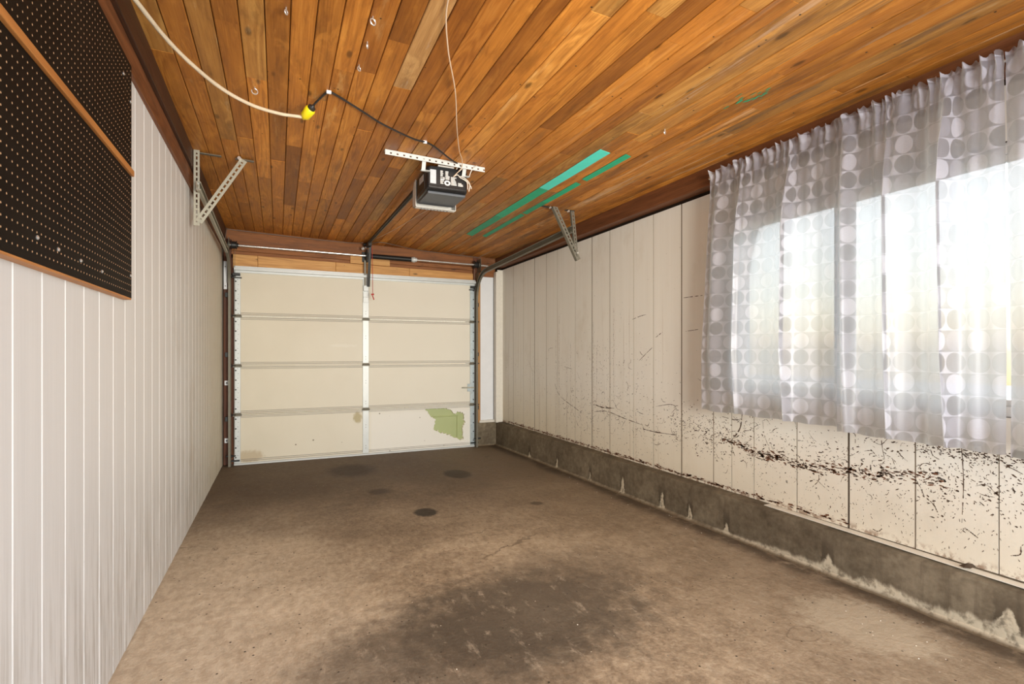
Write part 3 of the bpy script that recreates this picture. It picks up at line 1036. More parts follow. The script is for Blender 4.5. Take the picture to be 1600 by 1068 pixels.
tear = [(1.677, 0.489), (1.753, 0.499), (1.866, 0.508), (1.952, 0.497), (2.031, 0.452), (2.082, 0.401), (2.126, 0.434), (2.163, 0.425), (2.214, 0.401),
        (2.207, 0.331), (2.222, 0.288), (2.185, 0.248), (2.192, 0.178), (2.2, 0.072), (2.155, 0.068), (2.053, 0.11), (1.981, 0.142), (1.895, 0.168),
        (1.788, 0.223), (1.817, 0.297), (1.824, 0.345), (1.753, 0.389), (1.712, 0.453)]
rt = random.Random(8)
tr2 = []
for i, p in enumerate(tear):
    q = tear[(i + 1) % len(tear)]
    for j in range(5):
        t = j / 5
        tr2.append((p[0] + (q[0] - p[0]) * t + rt.uniform(-.009, .009), min(0.489, p[1] + (q[1] - p[1]) * t + rt.uniform(-.009, .009))))
tear = tr2


def inside(p, poly):
    c = False
    j = len(poly) - 1
    for i in range(len(poly)):
        a, b = poly[i], poly[j]
        if (a[1] > p[1]) != (b[1] > p[1]) and p[0] < (b[0] - a[0]) * (p[1] - a[1]) / (b[1] - a[1]) + a[0]:
            c = not c
        j = i
    return c


for i in range(4):
    z0, z1 = ZB[i] + 0.002, ZB[i + 1] - 0.002
    if i == 0:
        sec = MB().box(XA, XE, 6.452, 6.462, z0, z1).build('door_section', GREEN, door)
        # pressed ridge of the steel skin, seen through the torn facing
        r = MB()
        r.sweep([(-.016, 0), (-.010, .012), (.004, .012), (.012, 0)], [(2.125, 6.452, .06), (2.125, 6.452, .372)], (-1, 0, 0))
        r.sweep([(-.008, 0), (-.003, .007), (.003, .007), (.008, 0)], [(1.70, 6.452, .376), (2.14, 6.452, .376)], (0, 0, 1))
        r.build('pressed_ridge', GREEN, sec)
    else:
        sec = MB().box(XA, XE, 6.428, 6.462, z0, z1).build('door_section', CREAM, door)
    rails = MB()
    for za, zb in ((z0, z0 + .013), (z1 - .013, z1)):
        rails.box(XLs, XM0, 6.411, 6.4282 if i else 6.452, za, zb)
        rails.box(XM1, XRs, 6.411, 6.4282 if i else 6.452, za, zb)
    for za, zb in ((z0 + .018, z0 + .030), (z1 - .030, z1 - .018)):
        rails.box(XLs, XM0, 6.4165, 6.4285 if i else 6.452, za, zb)
        rails.box(XM1, XRs, 6.4165, 6.4285 if i else 6.452, za, zb)
    rails.build('edge_rail', CREAM, sec, bevel=0.002)
    shade_strips = MB()  # dark strips that paint the shadow lines beside the section rails
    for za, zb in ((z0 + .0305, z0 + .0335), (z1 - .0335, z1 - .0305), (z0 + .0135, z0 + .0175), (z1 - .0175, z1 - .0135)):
        shade_strips.box(XLs, XM0, 6.4185, 6.4283 if i else 6.452, za, zb)
        shade_strips.box(XM1, XRs, 6.4185, 6.4283 if i else 6.452, za, zb)
    tag(shade_strips.build('seam_shade', SEAM_SHADE, sec), kind='stuff')
    for n_, (a, b) in enumerate(((XLs, XM0), (XM1, XRs))):
        zl, zh = z0 + .034, z1 - .034
        if i == 0 and n_ == 1:
            out = [(a, zl), (b, zl), (b, zh), (a, zh)]
            pts = [Vector(p) for p in out] + [Vector(p) for p in tear]
            n = len(tear)
            edges = [(k, (k + 1) % 4) for k in range(4)] + [(4 + k, 4 + (k + 1) % n) for k in range(n)]
            v2, e2, f2 = delaunay_2d_cdt(pts, edges, [], 0, 1e-5)[:3]
            keep = []
            for f in f2:
                c = (sum(v2[k][0] for k in f) / len(f), sum(v2[k][1] for k in f) / len(f))
                if a <= c[0] <= b and zl <= c[1] <= zh and not inside(c, tear):
                    keep.append(tuple(f))
            m = MB()
            m.add([(p[0], 6.420, p[1]) for p in v2], keep)
            m.build('insulation_panel', CREAM, sec)['label'] = 'cream facing sheet with a ragged hole torn through to green steel'
            e = MB()
            e.add([(p[0], y, p[1]) for y in (6.4202, 6.451) for p in tear], [(k, (k + 1) % n, n + (k + 1) % n, n + k) for k in range(n)])
            # curled lips of torn facing round the hole
            for k in range(0, n, 3):
                p = tear[k]
                c = (2.0, 0.30)
                d = Vector((p[0] - c[0], p[1] - c[1])).normalized()
                t = Vector((-d.y, d.x))
                w, l = rt.uniform(.006, .016), rt.uniform(.006, .020)
                P = Vector(p)
                q = P - d * l
                e.add([(P.x + t.x * w, 6.4195, P.y + t.y * w), (P.x - t.x * w, 6.4195, P.y - t.y * w), (q.x, 6.428, q.y)], [(0, 1, 2)])
            e.build('torn_edge', FOAM, sec)
        else:
            MB().box(a, b, 6.420, 6.4285 if i else 6.4525, zl, zh).build('insulation_panel', CREAM, sec, bevel=0.0015)
    for a, b, mat in ((XA, XLs, GALV_W), (XM0, XM1, GALV_W), (XRs, XE, GALV_R)):
        st = MB()
        st.box(a, b, 6.409, 6.4255 if i else 6.452, z0, z1)
        st.build('stile', mat, sec, bevel=0.002)
        dots = MB()
        zz = z0 + .06
        while zz < z1 - .04:
            if a < 0:
                dots.cyl((a + .016, 6.4095, zz), (a + .016, 6.405, zz), .0085, 8)
                dots.cyl((a + .036, 6.4095, zz + .02), (a + .036, 6.4082, zz + .02), .0035, 6)
                dots.cyl((a + .040, 6.4095, zz - .035), (a + .040, 6.4082, zz - .035), .0035, 6)
                zz += .105
            elif a > 2:
                dots.cyl((b - .014, 6.4095, zz), (b - .014, 6.405, zz), .008, 8)
                dots.cyl((a + .016, 6.4095, zz - .03), (a + .016, 6.4082, zz - .03), .0035, 6)
                zz += .115
            else:
                dots.cyl((a + .035, 6.4095, zz), (a + .035, 6.4075, zz), .004, 6)
                dots.cyl((a + .035, 6.4095, zz + .03), (a + .035, 6.4075, zz + .03), .004, 6)
                zz += .25
        tag(dots.build('bolt_heads', DARKMETAL, sec), kind='stuff')

# hinges over the joints
for z in ZB[1:4]:
    for a, b in ((XA - .012, XLs + .012), (XM0 - .008, XM1 + .008), (XRs - .012, XE + .006)):
        h = MB()
        h.box(a, b, 6.398, 6.409, z - .020, z - .004)
        h.box(a + .006, b - .006, 6.400, 6.409, z + .004, z + .018)
        h.cyl((a, 6.396, z), (b, 6.396, z), .006, 8)
        h.build('hinge', STEEL_D, door)
# rollers at both ends
for z in (0.075, 0.52, 1.056, 1.60, 2.03):
    for x, s in ((XA, -1), (XE, 1)):
        r = MB()
        r.cyl((x - s * .02, 6.378, z), (x + s * .055, 6.378, z), .0055, 8)
        r.cyl((x + s * .022, 6.378, z), (x + s * .036, 6.378, z), .020, 12)
        r.build('roller', DARKMETAL, door)
# top strut: a ribbed channel right across the top section
st = MB()
st.sweep([(2.146, 0), (2.146, .012), (2.128, .012), (2.124, .036), (2.100, .036), (2.096, .012), (2.074, .012), (2.074, 0)],
         [(XA, 6.412, 0), (XE + .012, 6.412, 0)], (0, 0, 1))
st.build('top_strut', GALV_W, door)
for x, s in ((XA, 1), (XE, -1)):
    t = MB()
    t.box(min(x - .02 * s, x + .075 * s), max(x - .02 * s, x + .075 * s), 6.385, 6.408, 2.010, 2.022)
    t.box(min(x - .015 * s, x + .06 * s), max(x - .015 * s, x + .06 * s), 6.380, 6.408, 2.036, 2.066)
    t.build('top_bracket', DARKMETAL, door, bevel=0.002)
    t = MB()
    t.box(min(x - .05 * s, x + .055 * s), max(x - .05 * s, x + .055 * s), 6.385, 6.408, floor_z(6.4) + .045, floor_z(6.4) + .062)
    t.cyl((x - .075 * s, 6.375, .075), (x - .005 * s, 6.375, .075), .010, 8)
    t.build('bottom_bracket', DARKMETAL, door, bevel=0.002)
bt = MB()
bt.sweep([(-.034, 0), (-.006, 0), (-.004, .012), (-.022, .028), (-.034, .028)], [(XA, 6.430, .0), (XE, 6.430, .0)], (0, 0, 1))
bt.build('bottom_retainer', GALV_W, door)
MB().box(XA, XE, 6.415, 6.455, floor_z(6.4) - .002, -.032).build('bottom_seal', RUBBER, door)
# slide lock on the right stile
lk = MB()
lk.box(2.250, 2.312, 6.402, 6.409, .690, .790)
lk.box(2.262, 2.300, 6.392, 6.402, .700, .716)
lk.box(2.262, 2.300, 6.392, 6.402, .764, .780)
lk.build('lock_plate', GALV_R, door, bevel=0.002)
lb = MB()
lb.box(2.170, 2.350, 6.394, 6.402, .732, .750)
lb.cyl((2.19, 6.394, .741), (2.19, 6.375, .741), .006, 8)
lb.build('lock_bolt', STEEL, door, bevel=0.001)


# ------------------------------------------------------------------ door tracks with their hangers
def perforated(name, p0, p1, w, flange, side, fl, mat, parent):
    """perforated angle iron: a slotted flange along SIDE plus a plain flange along FL."""
    p0, p1 = Vector(p0), Vector(p1)
    d = (p1 - p0).normalized()
    s = Vector(side)
    s = (s - d * s.dot(d)).normalized()
    q = Vector(fl)
    q = (q - d * q.dot(d) - s * q.dot(s)).normalized()
    L = (p1 - p0).length
    t = 0.003
    m = MB()
    # slotted flange: two rails and cross ties leave real slots
    n = max(3, int(L / 0.034))
    for a, b in ((0, .36 * w), (.64 * w, w)):
        m.bar(p0 + s * (a + b) / 2, p1 + s * (a + b) / 2, b - a, t, s)
    for k in range(n + 1):
        c = p0 + d * (L * (k + .0) / n)
        c0 = c + d * (-.006 if 0 < k < n else (0 if k == 0 else -.02))
        c1 = c + d * (.007 if 0 < k < n else (.02 if k == 0 else 0))
        m.bar(c0 + s * w / 2, c1 + s * w / 2, .30 * w, t, s)
    m.bar(p0 + q * flange / 2, p1 + q * flange / 2, flange, t, q)
    return m.build(name, mat, parent)


def cprof():
    # C-channel roller track, opening along +b
    return [(-.030, 0), (-.030, .020), (-.024, .026), (-.019, .023), (-.0215, .020), (-.027, .017), (-.027, .003),
            (.027, .003), (.027, .017), (.0215, .020), (.019, .023), (.024, .026), (.030, .020), (.030, 0)]


def track(name, x, sgn, label, zh0, zh1, yend):
    t = tag(empty(name, (x, 6.37, floor_z(6.37))), label, 'door track')
    yv, R = 6.372, 0.36
    ang = math.atan2(zh0 - zh1, (yv - R) - yend)
    n = 10
    arc = [(yv - R + R * math.cos(a), zh1 - R + R * math.sin(a)) for a in [PI / 2 * k / n for k in range(n + 1)]]
    path_v = [(x, yv, floor_z(yv) + .002), (x, yv, .9), (x, yv, zh1 - R)]
    path_c = [(x, a, b) for a, b in arc]
    path_h = [(x, yv - R, zh1), (x, (yv - R + yend) / 2, (zh0 + zh1) / 2), (x, yend, zh0)]

    def run(path):
        # side vector lies in the track plane, across the path
        P = [Vector(p) for p in path]
        sides = []
        for i in range(len(P)):
            d = (P[min(i + 1, len(P) - 1)] - P[max(i - 1, 0)]).normalized()
            sides.append(Vector((sgn, 0, 0)).cross(d))
        prof = cprof()
        return MB().sweep(prof, P, None, sides=sides)
    run(path_v).build('vertical_track', STEEL_D, t)
    run(path_c).build('curved_track', STEEL_D, t, smooth=True)
    run(path_h).build('horizontal_track', STEEL_D if sgn < 0 else STEEL, t)
    # brackets that tie the vertical track to the jamb
    for z in (.45, 1.15, 1.8):
        b = MB().box(x - .02 * sgn - .014, x - .02 * sgn + .014, 6.40, 6.44, z, z + .05)
        b.build('jamb_bracket', DARKMETAL, t, bevel=0.001)
    fb = MB()
    xa = x - .003 * sgn
    fb.box(min(xa, xa - .006 * sgn), max(xa, xa - .006 * sgn), 6.345, 6.438, 1.95, 2.24)
    fb.build('flag_bracket', STEEL_D, t, bevel=0.002)
    return t


tl = track('garage_door_track', -0.492, 1, 'left garage door track running back under the brown beam', 2.300, 2.245, 3.97)
perforated('hanger_angle', (-0.515, 4.035, 2.556), (-0.515, 4.035, 2.050), .034, .030, (1, 0, 0), (0, 1, 0), STEEL, tl)
perforated('hanger_brace', (-0.235, 4.03, 2.540), (-0.505, 4.03, 2.085), .044, .026, (.86, 0, -.5), (0, 1, 0), STEEL, tl)
MB().bar((-0.50, 4.06, 2.545), (-0.355, 4.06, 2.541), .028, .004, (0, 1, 0)).build('ceiling_strap', STEEL_D, tl)
MB().bar((-0.27, 4.06, 2.538), (-0.155, 4.06, 2.535), .028, .004, (0, 1, 0)).build('ceiling_strap', STEEL_D, tl)
MB().cyl((-0.245, 4.028, 2.533), (-0.245, 4.010, 2.533), .012, 8).cyl((-0.487, 4.02, 2.325), (-0.487, 4.00, 2.325), .011, 8).cyl((-0.490, 4.02, 2.285), (-0.490, 4.00, 2.285), .009, 8).build('bolt_heads', BRIGHT, tl)['kind'] = 'stuff'

tr_ = track('garage_door_track', 2.372, -1, 'right garage door track hung from the crossed braces above the chipped wall', 2.285, 2.225, 3.95)
perforated('hanger_angle', (2.378, 3.995, 2.466), (2.425, 3.995, 2.055), .030, .026, (1, 0, 0), (0, 1, 0), STEEL_D, tr_)
perforated('hanger_brace', (2.185, 3.98, 2.472), (2.432, 3.98, 2.018), .040, .034, (.88, 0, .48), (0, 1, 0), STEEL_D, tr_)
MB().bar((2.09, 4.0, 2.470), (2.22, 4.0, 2.466), .026, .004, (0, 1, 0)).build('ceiling_strap', DARKMETAL, tr_)
MB().bar((2.32, 4.0, 2.462), (2.41, 4.0, 2.459), .03, .004, (0, 1, 0)).build('ceiling_strap', DARKMETAL, tr_)
MB().cyl((2.43, 3.985, 2.085), (2.43, 3.965, 2.085), .009, 8).cyl((2.34, 3.985, 2.448), (2.34, 3.968, 2.448), .010, 8).cyl((2.16, 3.99, 2.462), (2.16, 3.975, 2.462), .009, 8).build('bolt_heads', BRIGHT, tr_)['kind'] = 'stuff'

# ------------------------------------------------------------------ torsion shaft over the door
ts = tag(empty('torsion_spring', (0.96, 6.36, 2.346)), 'steel torsion shaft with a black spring above the overhead door', 'door spring')
YS, ZS0, ZS1 = 6.345, 2.360, 2.337


def sz(x):
    return ZS0 + (ZS1 - ZS0) * (x + .48) / 3.0


MB().cyl((-.480, YS, sz(-.48)), (2.512, YS, sz(2.512)), .0127, 14).build('shaft', BRIGHT, ts, smooth=True)
hel = []
for k in range(56 * 10 + 1):
    u = k / 560
    x = 0.985 + (1.495 - .985) * u
    a = 2 * PI * k / 10
    hel.append((x, YS + .026 * math.cos(a), sz(x) + .026 * math.sin(a)))
MB().tube(hel, .0048, 5).build('spring_coil', DARKMETAL, ts, smooth=True)
MB().lathe((1.49, YS, sz(1.49)), (1, 0, 0), [(0, .022), (.02, .030), (.026, .034), (.05, .034), (.052, .024), (.075, .024)], 16).build('winding_cone', GALV_W, ts, smooth=True)
for x, s in ((-.435, -1), (2.345, 1)):
    dr = MB()
    dr.lathe((x - .028, YS, sz(x)), (1, 0, 0), [(0, .050), (.006, .050), (.008, .040), (.046, .036), (.048, .046), (.054, .046), (.056, .022), (.07, .022)], 20)
    dr.build('cable_drum', DARKMETAL, ts, smooth=True)
    xp = x + s * .050
    pl = MB()
    pl.box(xp - .002, xp + .002, 6.29, 6.437, sz(x) - .10, sz(x) + .075)
    pl.cyl((xp - .012, YS, sz(x)), (xp + .012, YS, sz(x)), .028, 14)
    pl.build('end_bearing_plate', STEEL_D, ts, bevel=0.001)
    MB().tube([(x - s * .004, YS + .042, sz(x)), (x - s * .002, 6.385, 1.2), (x - s * .002, 6.385, .06)], .0018, 5).build('lift_cable', STEEL_D, ts)
cb = MB()
cb.box(.958, .968, 6.30, 6.440, 2.28, 2.42)
cb.box(.920, 1.010, 6.438, 6.444, 2.29, 2.41)
cb.cyl((.945, YS, sz(.96)), (.985, YS, sz(.96)), .024, 14)
cb.build('center_bracket', DARKMETAL, ts, bevel=0.001)

# ------------------------------------------------------------------ garage door opener
op = tag(empty('garage_door_opener', (1.07, 3.62, 2.40)), 'black garage door opener hung from a white bar on the plank ceiling', 'door opener')
bar = MB()
zl, zr = ceil_z(.637) - .004, ceil_z(1.32) - .004
a, b = Vector((.632, 3.405, zl)), Vector((1.322, 3.400, zr))
bar.bar(a + Vector((0, .018, 0)), b + Vector((0, .018, 0)), .036, .003, (0, 1, 0))
for k in range(16):
    t0, t1 = k / 16, (k + .72) / 16
    p, q = a.lerp(b, t0), a.lerp(b, t1)
    bar.bar(p + Vector((0, 0, -.017)), q + Vector((0, 0, -.017)), .030, .003, (0, 0, 1))
    p, q = a.lerp(b, t1), a.lerp(b, (k + 1) / 16)
    bar.bar(p + Vector((0, 0, -.0075)), q + Vector((0, 0, -.0075)), .011, .003, (0, 0, 1))
    bar.bar(p + Vector((0, 0, -.0275)), q + Vector((0, 0, -.0275)), .009, .003, (0, 0, 1))
bar.build('mounting_angle', GALV_W, op)
for x in (.893, 1.180):
    s = MB()
    s.bar((x, 3.410, ceil_z(x) - .012), (x + .004, 3.455, 2.432), .026, .003, (1, 0, 0))
    s.bar((x - .012, 3.462, 2.436), (x + .05, 3.462, 2.436), .03, .003, (0, 1, 0))
    s.build('hanging_strap', GALV_W, op)

# housing: a rounded-shouldered shell, wider at the shoulder than at its foot
X0, X1, YF, YBk = .925, 1.222, 3.468, 3.785
sect = []
for y, ins, zt, zb_ in ((YF, .014, 2.478, 2.330), (YF + .012, .004, 2.484, 2.318), (YF + .05, 0, 2.487, 2.312), (YBk - .06, 0, 2.487, 2.306), (YBk - .01, .006, 2.480, 2.310), (YBk, .018, 2.470, 2.322)):
    r = .020
    ring = []
    for cx, cz, a0 in ((X1 - ins - r, zt - r, 0), (X0 + ins + r, zt - r, PI / 2), (X0 + ins + r, zb_ + r * .5, PI), (X1 - ins - r, zb_ + r * .5, 1.5 * PI)):
        for k in range(4):
            a_ = a0 + PI / 2 * k / 3
            ring.append((cx + r * math.cos(a_), y, cz + (r if a0 < PI else r * .5) * math.sin(a_)))
    sect.append(ring)
hs = MB()
n = len(sect[0])
hs.add([p for r_ in sect for p in r_], [(i * n + k, i * n + (k + 1) % n, (i + 1) * n + (k + 1) % n, (i + 1) * n + k) for i in range(len(sect) - 1) for k in range(n)]
       + [tuple(range(n)), tuple(reversed(range((len(sect) - 1) * n, len(sect) * n)))])
shell = hs.build('motor_housing', BLACKPL, op, smooth=True)
MB().box(X0 + .012, X1 - .012, YF + .018, YBk - .012, 2.296, 2.314).build('bottom_cover', GREYPL, op, bevel=0.005)
# step line across the face
MB().box(X0 + .010, X1 - .010, YF - .006, YF + .01, 2.334, 2.346).build('face_ledge', BLACKPL, op, bevel=0.003)
# silver sheen label and the white instruction print on black
MB().box(.948, .990, YF - .0030, YF + .001, 2.360, 2.455).build('silver_label', LABELSHEEN, op, bevel=0.001)
pr = MB()
rp_ = random.Random(4)
for x0, x1, z0, z1 in ((1.020, 1.048, 2.362, 2.455), (1.056, 1.088, 2.398, 2.455), (1.096, 1.140, 2.362, 2.420), (1.148, 1.190, 2.362, 2.385)):
    z = z1
    while z > z0:
        w = (x1 - x0) * rp_.uniform(.55, 1)
        pr.box(x0, x0 + w, YF - .0022, YF, z - .0048, z)
        z -= .0085
pr.box(1.020, 1.050, YF - .0022, YF, 2.395, 2.412)
cx, cz = 1.070, 2.374
for k in range(16):
    a0, a1 = 2 * PI * k / 16, 2 * PI * (k + 1) / 16
    pr.add([(cx + r * 1.25 * math.cos(a_), YF - .0024, cz + r * math.sin(a_)) for r, a_ in ((.018, a0), (.018, a1), (.008, a1), (.008, a0))], [(0, 1, 2, 3)])
tag(pr.build('white_print', PAPER, op), kind='stuff')
MB().box(1.005, 1.120, YF - .001, YF + .02, 2.484, 2.492).build('white_strip', PAPER, op, bevel=0.001)
# side plate with its own label
sp_ = MB().box(X0 - .003, X0 + .003, YF + .05, YBk - .06, 2.335, 2.455).build('side_plate', DARKMETAL, op, bevel=0.002)
MB().box(X0 - .0045, X0 - .002, YF + .08, YF + .19, 2.395, 2.440).build('side_label', LABELSHEEN, sp_)
# ribbed lens at the far end, curving under
ln = MB()
prof = [(0.0, 2.470), (.040, 2.462), (.068, 2.420), (.080, 2.350), (.078, 2.305), (.066, 2.282), (.030, 2.272), (-.020, 2.272)]
for i in range(len(prof) - 1):
    (ya, za), (yb, zb_) = prof[i], prof[i + 1]
    ln.add([(X0 - .004, YBk + ya, za), (X1 + .004, YBk + ya, za), (X1 + .004, YBk + yb, zb_), (X0 - .004, YBk + yb, zb_)], [(0, 1, 2, 3)])
for x in (X0 - .004, X1 + .004):
    ln.add([(x, YBk + a_, b_) for a_, b_ in prof] + [(x, YBk - .02, 2.470)], [tuple(range(len(prof) + 1))])
lens = ln.build('light_lens', LENS, op)
sol = lens.modifiers.new('solid', 'SOLIDIFY')
sol.thickness = 0.003
rb = MB()
for k in range(9):
    x = X0 + .05 + (X1 - X0 - .1) * k / 8
    rb.bar((x, YBk + .072, 2.2835), (x, YBk + .005, 2.2685), .009, .006, (1, 0, 0))
tag(rb.build('lens_vents', GREYPL, op), kind='stuff')
# rail to the header, trolley and the arm to the door
rz0, rz1 = 2.452, 2.488
rl = MB()
rl.sweep([(-.016, .020), (.016, .020), (.016, .014), (.004, .014), (.004, -.018), (-.004, -.018), (-.004, .014), (-.016, .014)],
         [(.966, YBk - .02, rz0), (.962, 6.37, rz1)], (1, 0, 0))
rl.build('rail', DARKMETAL, op)
MB().bar((.966, YBk + .03, rz0 - .030), (.963, 6.1, rz1 - .030), .006, .010, (1, 0, 0)).build('drive_chain', STEEL_D, op)
hb = MB()
hb.box(.935, .992, 6.36, 6.460, 2.475, 2.500)
hb.cyl((.925, 6.37, 2.485), (1.0, 6.37, 2.485), .010, 10)
hb.build('header_bracket', DARKMETAL, op, bevel=0.002)
MB().lathe((.915, 6.335, 2.430), (0, -1, 0), [(0, .020), (.012, .020), (.016, .012), (.03, .010)], 12).lathe((.948, 6.335, 2.445), (0, -1, 0), [(0, .014), (.02, .010)], 10).build('pulley_bolt', BRIGHT, op, smooth=True)
MB().box(.945, .985, 6.12, 6.27, 2.43, 2.48).build('trolley', DARKMETAL, op, bevel=0.004)
MB().bar((.982, 6.22, 2.455), (.984, 6.36, 1.985), .030, .008, (1, 0, 0)).build('door_arm', DARKMETAL, op)
MB().bar((.945, 6.375, 2.30), (.950, 6.385, 1.99), .022, .004, (1, 0, 0)).build('arm_angle', STEEL_D, op)
ab = MB()
ab.box(.930, .990, 6.375, 6.409, 1.935, 2.000)
ab.box(.928, .992, 6.400, 6.409, 1.800, 1.925)
ab.box(.928, .992, 6.392, 6.409, 1.857, 1.868)
ab.build('door_bracket', GALV_W, op, bevel=0.002)
MB().tube([(.999, 6.20, 2.43), (1.004, 6.20, 2.2), (1.006, 6.20, 1.89)], .0035, 6).build('release_cord', REDC, op)
hd = MB()
hd.bar((.990, 6.20, 1.875), (1.022, 6.20, 1.880), .020, .014, (0, 0, 1))
hd.bar((1.004, 6.20, 1.865), (1.022, 6.20, 1.815), .012, .010, (1, 0, 0))
hd.build('pull_handle', REDC, op, bevel=0.003)

# power cord of the opener, stapled to the boards
c = MB()
c.tube(spline([(1.165, 3.50, 2.470), (1.150, 3.44, 2.500), (1.05, 3.33, 2.490), (.900, 3.205, 2.508), (.832, 3.165, 2.508), (.76, 3.13, 2.500), (.66, 3.07, 2.498),
               (.53, 3.00, 2.506), (.44, 2.93, 2.512), (.33, 2.855, 2.524), (.262, 2.805, 2.528), (.235, 2.795, 2.528), (.222, 2.812, 2.526), (.200, 2.862, 2.520), (.1795, 2.9065, 2.511), (.1724, 2.9182, 2.5043)], 8), .0055, 7)
c.build('power_cord', CORDBLK, op, smooth=True)
for x, y in ((.832, 3.165), (.235, 2.795)):
    MB().box(x - .012, x + .012, y - .006, y + .006, ceil_z(x) - .016, ceil_z(x) + .001).build('cord_staple', WHITE, op, bevel=0.003)

# extension cord with its yellow connector
ec = tag(empty('extension_cord', (.165, 3.05, 2.49)), 'beige extension cord with a yellow socket draped under the ceiling', 'cord')
c = MB()
c.tube(spline([(-.60, 1.70, 2.46), (-.452, 2.176, 2.421), (-.40, 2.37, 2.415), (-.33, 2.55, 2.412), (-.233, 2.735, 2.415), (-.120, 2.86, 2.420), (.0, 2.945, 2.437), (.085, 2.985, 2.455), (.130, 3.00, 2.463)], 10), .0085, 9)
c.build('cord', BEIGE, ec, smooth=True)
d = Vector((.043, -.068, .042)).normalized()
MB().lathe((.122, 2.998, 2.455), d, [(0, .010), (.012, .018), (.020, .025), (.055, .027), (.070, .027), (.076, .022)], 18).build('connector', YELLOW, ec, smooth=True)
MB().lathe(Vector((.122, 2.998, 2.455)) + d * .076, d, [(0, .020), (.012, .020), (.018, .010), (.026, .007)], 14).build('plug', CORDBLK, ec, smooth=True)

# thin bell wire to the opener and its loose ends
w = MB()
w.tube(spline([(.575, 1.60, 2.52), (.579, 1.87, 2.514), (.66, 2.13, 2.498), (.80, 2.46, 2.492), (.93, 2.83, 2.485), (1.055, 3.16, 2.488), (1.120, 3.30, 2.492), (1.150, 3.40, 2.470), (1.110, 3.452, 2.420)], 8), .003, 6)
w.build('bell_wire', WIREW, op, smooth=True)['label'] = 'thin pinkish bell wire hanging from the boards'
w = MB()
for pts in ([(1.110, 3.455, 2.420), (1.135, 3.440, 2.432), (1.16, 3.45, 2.418), (1.20, 3.45, 2.405), (1.235, 3.45, 2.370), (1.240, 3.45, 2.350)],
            [(1.15, 3.44, 2.424), (1.19, 3.44, 2.415), (1.225, 3.44, 2.380), (1.222, 3.45, 2.330)],
            [(1.17, 3.45, 2.415), (1.205, 3.44, 2.39), (1.21, 3.44, 2.340)],
            [(1.215, 3.42, 2.430), (1.228, 3.40, 2.470), (1.250, 3.37, 2.490)],
            [(1.128, 3.44, 2.47), (1.140, 3.42, 2.495), (1.165, 3.40, 2.482), (1.145, 3.43, 2.455)]):
    w.tube(spline(pts, 6), .0028, 5)
tag(w.build('loose_wires', PALEW, op, smooth=True), 'loose pale wire ends', kind='stuff')

# sensor wire tacked along the header
w = MB()
w.tube(spline([(-.530, 6.30, 2.27), (-.520, 6.32, 2.40), (-.502, 6.36, 2.530), (-.45, 6.40, 2.535), (.233, 6.41, 2.512), (.75, 6.40, 2.500), (.925, 6.34, 2.500)], 6), .004, 6)
w.tube(spline([(1.01, 6.30, 2.495), (1.13, 6.20, 2.494), (1.5, 6.36, 2.480), (1.78, 6.41, 2.472), (2.367, 6.42, 2.452), (2.44, 6.42, 2.440)], 6), .004, 6)
tag(w.build('sensor_wire', DKWIRE, smooth=True), 'grey-brown wire tacked along the top of the header above the door', 'wire')
w = MB()
w.tube(spline([(1.02, 6.05, 2.499), (1.12, 5.5, 2.497), (1.20, 4.9, 2.496), (1.26, 4.4, 2.493), (1.24, 4.1, 2.49)], 6), .0025, 5)
tag(w.build('ceiling_wire', WIREW, smooth=True), 'thin tan wire lying along the ceiling boards behind the opener', 'wire')


# ------------------------------------------------------------------ hooks screwed into the ceiling
def eye(name, x, y, r, openang, label, rot):
    m = MB()
    z = ceil_z(x)
    c = Vector((x, y, z - .010 - r))
    h = Vector((math.cos(rot), math.sin(rot), 0))
    pts = [Vector((x, y, z + .004)), Vector((x, y, z - .005))]
    k = int(18 * openang / (2 * PI))
    for i in range(k + 1):
        a = PI / 2 - openang * i / k
        pts.append(c + h * (r * math.cos(a)) + Vector((0, 0, r * math.sin(a))))
    m.tube(pts, .0028, 6)
    return tag(m.build(name, BRIGHT, smooth=True), label, 'hook', 'screw hooks in the ceiling')


eye('cup_hook', -.109, 2.93, .014, 5.0, 'open cup hook in the boards above the beige cord', .2)
eye('screw_eye', .342, 2.10, .012, 6.1, 'screw eye nearest the top edge in the row of three', .5)
eye('screw_eye', .348, 2.28, .009, 5.9, 'screw eye in the middle of the row of three', 1.2)
eye('screw_eye', .341, 2.48, .009, 5.6, 'screw eye nearest the black cord in the row of three', .7)
eye('screw_eye', .028, 2.20, .008, 5.6, 'small screw eye alone between cup hook and row of three', .9)
eye('screw_eye', 2.02, 2.35, .008, 5.6, 'small screw eye alone in the right half of the ceiling', .4)


# ------------------------------------------------------------------ green tape on the ceiling boards
def tape(name, mat, x0, x1, ya, yb, label, sk=0.0):
    m = MB()
    n = max(2, int((yb - ya) / .15))
    rr = random.Random(int(ya * 100))
    vs = []
    for i in range(n + 1):
        t = i / n
        j = rr.uniform(-.0015, .0015)
        for x in (x0 + j, x1 + j):
            y = ya + (yb - ya) * t + (sk * (1 if x > (x0 + x1) / 2 else -1) if i in (0, n) else 0)
            for dz in (-.0016, -.0028):
                vs.append((x, y, ceil_z(x) + dz - .0006))
    fs = []
    for i in range(n):
        b = i * 4
        fs += [(b + 1, b + 5, b + 7, b + 3), (b, b + 2, b + 6, b + 4), (b, b + 4, b + 5, b + 1), (b + 2, b + 3, b + 7, b + 6)]
    fs += [(0, 1, 3, 2), (n * 4, n * 4 + 2, n * 4 + 3, n * 4 + 1)]
    m.add(vs, fs)
    return tag(m.build(name, mat), label, 'tape', 'green tape strips on the ceiling')


